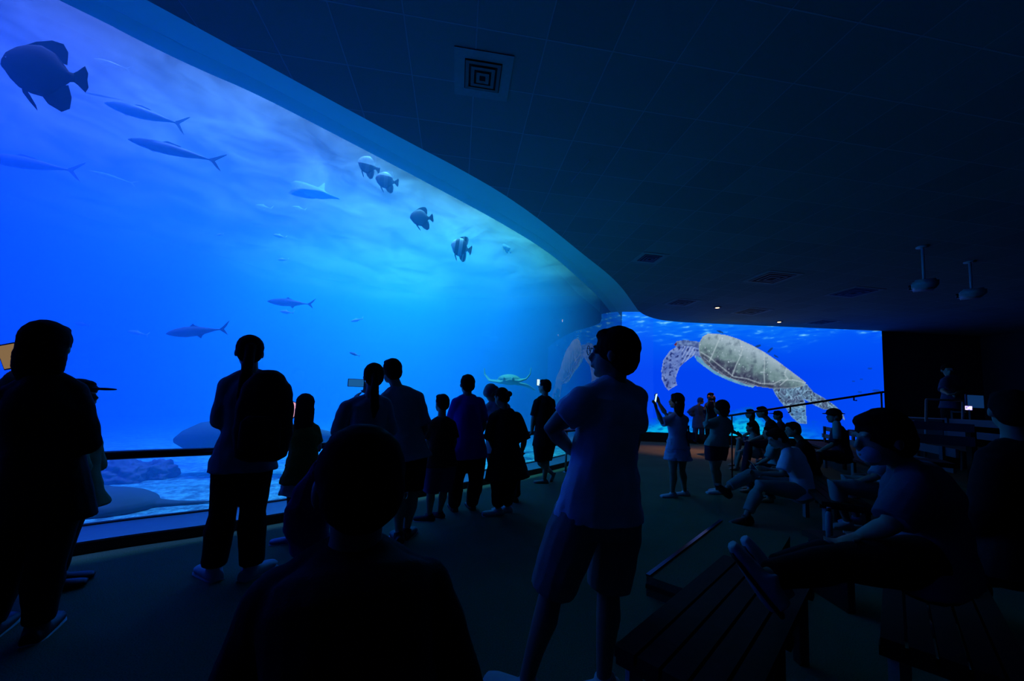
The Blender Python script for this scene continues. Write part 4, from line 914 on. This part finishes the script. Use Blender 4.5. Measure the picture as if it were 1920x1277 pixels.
fish('slender_fish', 'short dark slender fish close under the water surface at upper left', 'long', (176, 110), (246, 131), 4.4, M_fsil, dY=.1, hs=1.4)
fish('slender_fish', 'long slender fish with a forked tail below the topmost small one', 'long', (196, 193), (352, 236), 4.5, M_fsil, dY=.2, hs=1.6)
fish('slender_fish', 'long dark slender fish with a forked tail, just under another like it', 'long', (240, 261), (421, 306), 4.6, M_fsil, dY=.2, hs=1.25)
fish('slender_fish', 'slender fish cut off by the left edge of the picture', 'long', (-40, 292), (157, 323), 4.6, M_fsil, dY=.2, hs=1.35)
fish('slender_fish', 'very faint slender fish beyond the one at the left edge', 'long', (165, 320), (258, 346), 7.2, M_fpale, dY=.2)
fish('silvery_fish', 'silvery fish with a pale back swimming level in the middle of the window', 'tuna', (501, 565), (592, 571), 6.6, M_fsil, dY=.1, hs=.9)
fish('silvery_fish', 'silvery fish with a forked tail left of the person wearing the backpack', 'tuna', (311, 626), (432, 616), 5.4, M_fsil, dY=.1, hs=.95)
fish('silvery_fish', 'faint pale fish left of the silvery one by the person wearing the backpack', 'tuna', (240, 621), (280, 629), 7.4, M_fpale, parts=False)
fish('large_fish', 'big grey fish gliding low behind the person wearing the backpack', 'big', (328, 824), (700, 818), 5.6, M_ray, dY=.5, hs=1.25)
for q in [((655, 661), (676, 668), 6.8, 'tiny dark fish left of the couple taking pictures', M_fsil), ((658, 603), (682, 597), 7.5, 'tiny pale fish in the middle of the window, right of the silvery one', M_fpale),
          ((478, 385), (512, 392), 8.0, 'pale small fish under the flying ray', M_fpale), ((406, 441), (420, 439), 6.5, 'tiny bright fish at mid height left of the window centre', M_fpale),
          ((512, 440), (538, 446), 7.5, 'pale little fish at mid height near the window centre', M_fpale), ((520, 487), (542, 487), 8.0, 'faint little fish below the pale one near the window centre', M_fpale),
          ((525, 584), (552, 587), 7.0, 'pale little fish directly below the silvery fish at mid window', M_fpale), ((140, 606), (170, 611), 6.8, 'faint dark fish right of the head of the leftmost person', M_fsil), ((548, 388), (575, 394), 8.3, 'pale small fish directly below the flying ray, the right one of two', M_fpale)]:
    fish('small_fish', q[3], 'tuna', q[0], q[1], q[2], q[4], parts=False, hs=1.25)
def wing(name, label, cat, poly_fn, m):
    bm = bmesh.new(); poly_fn(bm); return tag(fuse(name, bm, .02, m, base=None, smooth=3), label, cat)
# eagle ray seen from the side
def recentre(o):
    c = sum((V(v.co) for v in o.data.vertices), V()) / len(o.data.vertices); o.data.transform(Matrix.Translation(-c)); o.location = c; return o
bm = bmesh.new(); Y = 6.6
loft(bm, [W(546, 345, Y), W(556, 347, Y), W(575, 355, Y), W(600, 363, Y), W(618, 368, Y), W(637, 373, Y)], [(.03, .025), (.10, .065), (.18, .09), (.14, .085), (.07, .03), (.012, .012)], side=V((0, 1, 0)), n=16)
loft(bm, [W(596, 362, Y), W(602, 354, Y + .06), W(609, 343, Y + .14)], [(.16, .05), (.07, .03), (.008, .008)], side=V((1, 0, 0)), n=14)
tag(recentre(fuse('ray', bm, .012, M_ray, smooth=3)), 'grey ray with raised wing gliding in the bright water at upper middle', 'ray')
# manta ray with curled wings
bm = bmesh.new(); Y = 8.6
loft(bm, [W(908, 690, Y), W(909, 702, Y), W(918, 713, Y), W(938, 716, Y), W(955, 712, Y), W(972, 714, Y), W(986, 711, Y), W(994, 702, Y), W(996, 689, Y)],
     [(.03, .008), (.12, .012), (.24, .02), (.36, .045), (.42, .10), (.36, .045), (.24, .02), (.12, .012), (.03, .008)], side=V((.1, 1, .08)), n=16); ball(bm, W(955, 712, Y), (.26, .40, .12))
loft(bm, [W(945, 712, Y - .3), W(945, 709, Y - .55)], [(.03, .05), (.02, .03)], n=8); loft(bm, [W(962, 712, Y - .3), W(962, 709, Y - .55)], [(.03, .05), (.02, .03)], n=8)
loft(bm, [W(955, 716, Y + .3), W(985, 722, Y + .9), W(1003, 731, Y + 1.1)], [(.16, .05), (.12, .04), (.02, .02)], side=V((0, 1, 0)), n=12)
tag(recentre(fuse('manta_ray', bm, .010, M_rayp, smooth=3)), 'pale green manta ray with both wing tips curled up, above the person dressed in black', 'ray')
# stingray resting near the window
bm = bmesh.new(); c = W(185, 945, 4.05)
ball(bm, c, (.52, .42, .15)); ball(bm, c + V((-.12, .02, .05)), (.26, .22, .13)); loft(bm, [c + V((.30, .10, .0)), c + V((.62, .20, -.02)), c + V((.98, .34, -.02))], [(.14, .05), (.05, .03), (.012, .012)], side=V((0, 1, 0)), n=12)
st = tag(recentre(fuse('stingray', bm, .018, M_ray, smooth=4)), 'big grey stingray lying on the gravel close to the window, beside the leftmost people', 'ray')
# rocks
M_rock = mat('reef_rock', (.10, .11, .13), .95, (.25, .26, .26), scale=5, bump=.8, bscale=14)
def rock(c, r, label, seed):
    bm = bmesh.new(); bmesh.ops.create_icosphere(bm, subdivisions=5, radius=1)
    for v in bm.verts:
        d = v.co.normalized(); k = 1 + .38 * noise.noise(d * 1.6 + V((seed, 0, 0))) + .2 * noise.noise(d * 4 + V((seed, 3, 0))) + .08 * noise.noise(d * 10 + V((0, seed, 0)))
        v.co = V((d.x * r[0] * k, d.y * r[1] * k, max(d.z * r[2] * k, -.25 * r[2])))
    o = bm_obj('reef_rock', bm, M_rock); o.location = c; return tag(o, label, 'rock')
q = Z(205, 908, .06); rock(V((q.x - .05, q.y + .2, .12)), (.26, .24, .22), 'low reef rock on the gravel behind the stingray, left piece', 1)
q = Z(247, 905, .06); rock(V((q.x + .02, q.y + .35, .11)), (.20, .20, .17), 'low reef rock on the gravel behind the stingray, right piece', 4)
# ================================================================== rail, benches, ceiling fittings, counter
M_metal = mat('dark_metal', (.08, .085, .09), .25, metal=.9, spec=.5); M_steel = mat('brushed_steel', (.45, .47, .5), .3, metal=.9, spec=.5)
M_wood = mat('bench_wood', (.035, .028, .016), .75, (.022, .018, .010), scale=9, bump=.2, spec=.15); M_wood2 = mat('bench_back_wood', (.07, .085, .10), .6, (.05, .06, .08), scale=9)
M_whitep = mat('pale_paint', (.22, .22, .23), .5)
rl = resample(offs(fl, -.28), 200); rl = [p for p in rl if 0.2 < p.y < 12.6]
RZ = .79
rail = empty('guard_rail', (rl[0].x, rl[0].y, 0), label='dark guard rail running along the foot of the long tank window', cat='rail')
bm = bmesh.new(); loft(bm, atz(rl, RZ), [(.035, .035)] * len(rl), side=V((0, 0, 1)), n=12); bm_obj('handrail', bm, M_metal, rail)
_p0 = Z(443, 1027); _i0 = min(range(len(rl)), key=lambda i: (rl[i].xy - _p0.xy).length); _st = sum((rl[i + 1] - rl[i]).length for i in range(_i0)); L = 0; nxt = _st % 1.75
for a, b in zip(rl, rl[1:]):
    L += (b - a).length
    if L > nxt:
        nxt += 1.75; bm = bmesh.new(); loft(bm, [V((b.x, b.y, 0)), V((b.x, b.y, RZ))], [.02, .02], n=10); loft(bm, [V((b.x, b.y, 0)), V((b.x, b.y, .012))], [.055, .055], n=16); bm_obj('post', bm, M_steel, rail)
def bench(a, b, z, depth, label, back=False, legs=3, slats=5, zf=0.0, group=None, face=None):
    """slatted bench whose front edge runs from a to b; it extends to the right of a->b"""
    a = V((a[0], a[1], 0)); b = V((b[0], b[1], 0)); d = (b - a).normalized(); n = V((d.y, -d.x, 0))
    o = empty('bench', ((a.x + b.x) / 2, (a.y + b.y) / 2, zf), label=label, cat='bench', group=group)
    bm = bmesh.new(); w_ = depth / slats
    for i in range(slats):
        c = n * (w_ * (i + .5)); beam(bm, a + c + V((0, 0, z - .02)), b + c + V((0, 0, z - .02)), w_ * .86, .04)
    for t in [k / (legs - 1) for k in range(legs)]:
        p = a.lerp(b, .04 + .92 * t); beam(bm, p + V((0, 0, z - .06)), p + n * depth + V((0, 0, z - .06)), .06, .04)
    bm_obj('seat', bm, M_wood, o, smooth=False)
    for t in [k / (legs - 1) for k in range(legs)]:
        for e in (.06, depth - .06):
            p = a.lerp(b, .04 + .92 * t) + n * e; bm = bmesh.new(); box(bm, (p.x, p.y, (z - .08 + zf) / 2), (.05, .05, z - .08 - zf)); bm_obj('leg', bm, M_whitep if e < .2 else M_metal, o, smooth=False)
    if back:
        bm = bmesh.new()
        for h in (.16, .34): c = n * (depth - .02 + h * .15); beam(bm, a + c + V((0, 0, z + h)), b + c + V((0, 0, z + h)), .025, .10)
        bm_obj('backrest', bm, M_wood2, o, smooth=False)
        for t in [k / (legs - 1) for k in range(legs)]:
            p = a.lerp(b, .04 + .92 * t) + n * (depth + .0); bm = bmesh.new(); box(bm, (p.x, p.y, z + .18), (.04, .04, .44)); bm_obj('backrest_post', bm, M_wood2, o, smooth=False)
    return o
e0 = Z(1164, 1196, .43); e1 = Z(1330, 1060, .43); dd = (e1 - e0).normalized()
f0 = e0 - dd * .06; f1 = e1 + dd * .25
bench(f0, f1, .43, .46, 'wide slatted wooden bench in the near right foreground under the shoes of the masked man', legs=3)
# second tier seat behind it (the viewer sits on it)
n1 = V((dd.y, -dd.x, 0))
bench(V((3.0, 1.75, 0)), V((3.75, 2.6, 0)), .40, .44, 'dark bench at the right edge under the seated person cut off by the picture', legs=2)
bench(f1 + n1 * .72 - dd * .45, f1 + n1 * .72 + dd * .75, .43, .42, 'slatted wooden bench that the masked man sits on', legs=2)
# low carpeted step
s0 = Z(1212, 1078, .14); s1 = Z(1350, 975, .14); sd = (s1 - s0).normalized(); sn = V((sd.y, -sd.x, 0))
st_ = empty('aisle_step', ((s0.x + s1.x) / 2 + .3, (s0.y + s1.y) / 2, 0), label='low carpeted step with a pale edge strip between the near bench and the seated people', cat='step')
bm = bmesh.new(); prism(bm, [(p.x, p.y) for p in (s0, s1, s1 + sn * .62, s0 + sn * .62)], 0, .135); bm_obj('tread', bm, M_carpet, st_, smooth=False)
bm = bmesh.new(); beam(bm, s0 + sn * .01, s1 + sn * .01, .03, .012); bm_obj('edge_strip', bm, M_metal, st_, smooth=False)
bm = bmesh.new(); beam(bm, V((s0.x, s0.y, .07)) - sd * .008 , V((s0.x, s0.y, .07)) + sn * .6 - sd * .008, .012, .03); bm_obj('riser_strip', bm, M_wood, st_, smooth=False)
# rows of benches for the seated people
r0 = V((3.28, 4.1, 0)); rd = V((.47, .883, 0)).normalized(); rn = V((rd.y, -rd.x, 0))
GB = None
bench(r0, r0 + rd * 2.3, .43, .44, 'slatted bench under the seated person in the white t-shirt', legs=3)
bench(r0 + rd * 3.0 - rn * .08, r0 + rd * 6.9 - rn * .08, .43, .44, 'front row slatted bench nearest to the screen', legs=3)
for k, (z_, lab) in enumerate(((.60, 'second row slatted bench with a backrest, behind the person in the white t-shirt'), (.95, 'third row slatted bench with a backrest, raised above the second row'))):
    off_ = 1.05 + .95 * k; zf = .17 + .35 * k
    bm = bmesh.new(); P = [r0 + rn * (off_ - .3) + rd * (.9 + .6 * k), r0 + rn * (off_ - .3) + rd * 8.2, r0 + rn * (off_ + (.65 if k == 0 else 4.5)) + rd * 8.2, r0 + rn * (off_ + (.65 if k == 0 else 4.5)) + rd * (.9 + .6 * k)]
    prism(bm, [(p.x, p.y) for p in P], 0, zf); t = bm_obj('seating_tier', bm, M_carpet, smooth=False, base=(P[0].x, P[0].y, 0)); tag(t, ['low carpeted platform under the second row of benches', 'higher carpeted platform at the back right under the last row'][k], 'platform')
    bench(r0 + rn * off_ + rd * (1.3 + .7 * k), r0 + rn * off_ + rd * 7.6, z_, .44, lab, back=True, legs=4, zf=zf)
# tall bench back with two boards at the right
a_, b_ = W(1692, 792, 4.3), W(1826, 800, 4.0)
tb = empty('high_back_bench', ((a_.x + b_.x) / 2, (a_.y + b_.y) / 2, 0), label='bench with two wide boards as its back, right of the masked man', cat='bench')
d_ = (b_ - a_); d_.z = 0
for (dz, th) in ((-.02, .085), (-.16, .10)):
    bm = bmesh.new(); A_ = V((a_.x, a_.y, a_.z + dz)); B_ = V((b_.x, b_.y, b_.z + dz)); beam(bm, A_, B_, .03, th); bm_obj('back_board', bm, M_wood2, tb, smooth=False)
for q, mm in ((a_, M_wood), (b_, M_wood)):
    bm = bmesh.new(); box(bm, (q.x, q.y + .03, q.z / 2), (.06, .05, q.z)); bm_obj('post', bm, mm, tb, smooth=False)
bm = bmesh.new(); m_ = V(((a_.x + b_.x) / 2, (a_.y + b_.y) / 2, 0)); beam(bm, V((a_.x, a_.y + .25, .85)), V((b_.x, b_.y + .25, .85)), .42, .05); bm_obj('seat', bm, M_wood, tb, smooth=False)
# frame, counter, notice panel and lit display
Yc = 6.2; A1, A2, B1, B2 = W(1737, 749, Yc), W(1806, 751, Yc), W(1731, 800, Yc), W(1799, 800, Yc)
fr = empty('metal_frame_stand', ((B1.x + B2.x) / 2, B1.y, 0), label='thin pale metal frame standing left of the blue panel', cat='stand')
for nm, (p_, q_) in (('top_bar', (A1, A2)), ('upright', (A1, V((B1.x, B1.y, .52)))), ('upright', (A2, V((B2.x, B2.y, .52))))):
    bm = bmesh.new(); tube(bm, [p_, q_], .018); bm_obj(nm, bm, M_whitep, fr)
ct = empty('counter', (W(1840, 800, 6.6).x, 6.75, .52), label='dark reception counter at the back right, below the blue panel', cat='counter')
cx = ct.location.x; bm = bmesh.new(); box(bm, (cx, 6.75, .90), (1.5, .45, .76)); bm_obj('cabinet', bm, M_wall, ct, smooth=False)
bm = bmesh.new(); box(bm, (cx, 6.75, 1.30), (1.6, .55, .04)); bm_obj('countertop', bm, M_black, ct, smooth=False)
pc = W(1827, 753, 6.5); pn = slab_obj('monitor', V((pc.x, pc.y, pc.z)), (.1, -1, 0), (.34, .03, .24), mat('blue_grey_panel', (.05, .10, .2), .6), up=V((0, 0, 1)), bev=.1); tag(pn, 'blue-grey panel standing on the dark counter', 'monitor')
slab_obj('screen', pc + V((0, -.018, 0)), (.1, -1, 0), (.31, .004, .21), emit('dim_screen', (.008, .06, .24), .4), pn, bev=.1)
bm = bmesh.new(); box(bm, (pc.x, pc.y + .06, 1.40), (.05, .03, .18)); box(bm, (pc.x, pc.y + .09, 1.326), (.2, .12, .012)); bm_obj('stand', bm, M_phone, pn, smooth=False)
M_disp, nt, out = newmat('lit_display'); e = N(nt, 'ShaderNodeEmission'); e.inputs[1].default_value = 1.6
tc = N(nt, 'ShaderNodeTexCoord'); nz_ = N(nt, 'ShaderNodeTexNoise'); nz_.inputs['Scale'].default_value = 30; cr = N(nt, 'ShaderNodeValToRGB'); cr.color_ramp.elements[0].position = .4; cr.color_ramp.elements[0].color = (.25, .2, .8, 1); cr.color_ramp.elements[1].position = .55; cr.color_ramp.elements[1].color = (.8, .7, 1, 1)
nt.links.new(tc.outputs['Object'], nz_.inputs[0]); nt.links.new(nz_.outputs['Fac'], cr.inputs[0]); nt.links.new(cr.outputs[0], e.inputs[0]); nt.links.new(e.outputs[0], out.inputs[0])
qc = W(1814, 765, 6.3); ds = slab_obj('display', qc, (.1, -1, 0), (.15, .03, .085), M_phone, bev=.1); tag(ds, 'small bright violet-white lit display in front of the blue panel', 'display')
slab_obj('screen', qc + V((0, -.016, 0)), (.1, -1, 0), (.13, .004, .065), M_disp, ds, bev=.1)
bm = bmesh.new(); box(bm, (qc.x, qc.y + .12, qc.z - .07), (.03, .22, .02)); box(bm, (qc.x, qc.y + .22, (1.32 + qc.z) / 2 - .03), (.03, .03, max(.04, qc.z - 1.36))); bm_obj('stand', bm, M_phone, ds, smooth=False)
# sloping stair handrail in front of the screen
M_redrail = mat('dark_red_paint', (.12, .015, .03), .4)
h0, h1 = W(1364, 780, 7.6), W(1657, 735, 7.0)
hr_ = empty('stair_handrail', (h0.x, h0.y, 0), label='thin dark handrail sloping up across the lower right of the screen', cat='handrail')
bm = bmesh.new(); tube(bm, [h0, h1], .020); bm_obj('handrail', bm, M_redrail, hr_)
for t in (.03, .42, .985):
    q = h0.lerp(h1, t); bm = bmesh.new(); tube(bm, [q, V((q.x, q.y, .52 if t > .5 else .0))] if t != .42 else [q, q + V((0, 0, -.10)), q + V((.0, .05, -.12))], .014); bm_obj('post' if t != .42 else 'bracket', bm, M_redrail, hr_)
q = h0.lerp(h1, .82); bm = bmesh.new(); tube(bm, [q, q + V((0, 0, -.07)), q + V((.05, 0, -.07))], .012); bm_obj('bracket', bm, M_redrail, hr_)
# little bottle on the bench end
q = W(1555, 1000, 2.9); bm = bmesh.new(); loft(bm, [V((q.x, q.y, .43)), V((q.x, q.y, .60)), V((q.x, q.y, .63))], [.022, .022, .012], n=14)
b = bm_obj('water_bottle', bm, M_teal, base=(q.x, q.y, .43)); tag(b, 'slim turquoise bottle standing near the feet of the person in khaki trousers', 'bottle'); bm = bmesh.new(); loft(bm, [V((q.x, q.y, .63)), V((q.x, q.y, .655))], [.014, .014]); bm_obj('bottle_cap', bm, M_phone, b)
sb_ = empty('side_bench', (q.x, q.y, 0), label='short dark bench end carrying the turquoise bottle', cat='bench')
bm = bmesh.new(); box(bm, (q.x + .35, q.y, .41), (.8, .4, .04)); bm_obj('seat', bm, M_wood, sb_, smooth=False)
for sx in (0, .7):
    bm = bmesh.new(); box(bm, (q.x + sx, q.y, .195), (.05, .34, .39)); bm_obj('leg', bm, M_metal, sb_, smooth=False)
# ceiling: air diffusers, downlights, projectors
M_ventf = mat('vent_frame', (.20, .25, .24), .8); M_vent = mat('vent_metal', (.05, .055, .06), .5); M_ventd = mat('vent_shadow', (.006, .006, .008), .8)
def vent(px, py, label, s=.56, ang=TILE_ROT):
    c = Z(px, py, CEIL); R2 = Matrix.Rotation(-ang, 3, 'Z'); o = empty('ceiling_vent', (c.x, c.y, CEIL - .02), label=label, cat='ceiling vent')
    bm = bmesh.new(); h = s / 2
    for (cx_, cy_, w_, l_) in ((0, h - .05, s, .1), (0, -h + .05, s, .1), (h - .05, 0, .1, s - .2), (-h + .05, 0, .1, s - .2)): box(bm, c + R2 @ V((cx_, cy_, -.004)), (w_, l_, .008), R2)
    bm_obj('frame', bm, M_ventf, o, smooth=False)
    bm = bmesh.new(); box(bm, c + V((0, 0, -.003)), (s - .2, s - .2, .006), R2); bm_obj('backing', bm, M_ventd, o, smooth=False)
    for k in range(3):
        bm = bmesh.new(); a = (s - .2) / 2 * (1 - k * .3) - .01; z_ = -.016 - .006 * k; r = .016
        for (cx_, cy_, w_, l_) in ((0, a - r, 2 * a, 2 * r), (0, -a + r, 2 * a, 2 * r), (a - r, 0, 2 * r, 2 * a - 4 * r), (-a + r, 0, 2 * r, 2 * a - 4 * r)): box(bm, c + R2 @ V((cx_, cy_, z_)), (w_, l_, .006), R2)
        bm_obj('louvre', bm, M_vent, o, smooth=False)
vent(905, 142, 'square air vent nearest the viewer, in the ceiling at upper middle')
vent(1218, 484, 'ceiling vent near the curved ceiling edge', .6); vent(1447, 521, 'ceiling vent in the middle of the dark ceiling, left of the projectors', .9)
vent(1600, 548, 'ceiling vent closest to the projectors', .9); vent(1278, 567, 'ceiling vent above the left end of the screen', .8); vent(1408, 584, 'ceiling vent between the two small downlights', .9)
vent(1541, 604, 'ceiling vent above the right half of the screen, nearest the screen top', .8)
for i_, ((x0, y0), (x1, y1)) in enumerate((((1071, 341), (1105, 301)), ((1266, 336), (1326, 295)))):
    bm = bmesh.new(); beam(bm, Z(x0, y0, CEIL - .006), Z(x1, y1, CEIL - .006), .012, .010); tag(bm_obj('trim_%d' % (i_ + 3), bm, M_whitep, smooth=False), kind='structure')  # pale strips added to imitate the lit edges of sagging ceiling tiles
M_warm = emit('warm_lamp', (1, .62, .35), 3.0)
for px, py, lab in ((1345, 576, 'small warm downlight in the ceiling, the left of two'), (1461, 603, 'small warm downlight in the ceiling close to the screen, the right of two')):
    c = Z(px, py, CEIL); o = empty('downlight', (c.x, c.y, CEIL - .02), label=lab, cat='ceiling light')
    bm = bmesh.new(); loft(bm, [c + V((0, 0, -.0)), c + V((0, 0, -.02))], [.12, .11], n=24); bm_obj('trim_ring', bm, M_vent, o)
    bm = bmesh.new(); loft(bm, [c + V((0, 0, -.018)), c + V((0, 0, -.028))], [.06, .055], n=20); bm_obj('bulb', bm, M_warm, o)
c = Z(1345, 576, CEIL); t = Z(1270, 846, 0); spot('downlight_lamp', (c.x, c.y, CEIL - .05), (t.x, t.y, 0), (1, .30, .12), 600, 40, rad=.04, blend=.9)
c = Z(1461, 603, CEIL); t = Z(1400, 850, 0); spot('downlight_lamp', (c.x, c.y, CEIL - .05), (t.x, t.y, 0), (1, .30, .12), 600, 40, rad=.04, blend=.9)
for px, py in ((1345, 576), (1461, 603)):
    c = Z(px, py, CEIL); spot('warm_room_fill', (c.x, c.y, CEIL - .05), (c.x - .3, c.y - .6, 0), (1, .62, .42), 45, 150, rad=.05, blend=1)  # added wide warm fill at each downlight, offsets the blue of the room
M_proj = mat('projector_case', (.4, .42, .45), .5)
for px, py, Yp, lab in ((1733, 535, 7.0, 'white projector hanging from the ceiling, the left of two'), (1822, 551, 7.6, 'white projector hanging from the ceiling, the right of two')):
    c = W(px, py, Yp); o = empty('projector', c, label=lab, cat='projector')
    s_ = slab_obj('case', c, (-.75, .65, 0), (.42, .34, .15), M_proj, o, bev=.12)
    bm = bmesh.new(); d3 = V((-.75, .65, 0)).normalized(); loft(bm, [c + d3 * .165 + V((.05, .05, 0)), c + d3 * .21 + V((.05, .05, 0))], [.05, .045], n=16); bm_obj('lens', bm, M_phone, o)
    bm = bmesh.new(); loft(bm, [c + V((0, 0, .07)), V((c.x, c.y, CEIL - .0))], [.022, .022], n=10); loft(bm, [V((c.x, c.y, CEIL - .02)), V((c.x, c.y, CEIL))], [.09, .09], n=16); bm_obj('ceiling_mount', bm, M_proj, o)
# ------------------------------------------------------------------ world and view
w = bpy.data.worlds.new('world'); S.world = w; w.use_nodes = True
w.node_tree.nodes['Background'].inputs[0].default_value = (0.05, .2, .6, 1)
w.node_tree.nodes['Background'].inputs[1].default_value = 0.0
vs = S.view_settings
S.display_settings.display_device = 'sRGB'
vs.view_transform = 'Standard'; vs.look = 'None'; vs.exposure = 0.0; vs.gamma = 1.0; vs.use_curve_mapping = False
cy = S.cycles
cy.use_denoising = True
cy.max_bounces = 8; cy.diffuse_bounces = 4; cy.glossy_bounces = 3; cy.transmission_bounces = 4
cy.transparent_max_bounces = 12; cy.volume_bounces = 2; cy.sample_clamp_indirect = 8.0
cy.caustics_reflective = False; cy.caustics_refractive = False
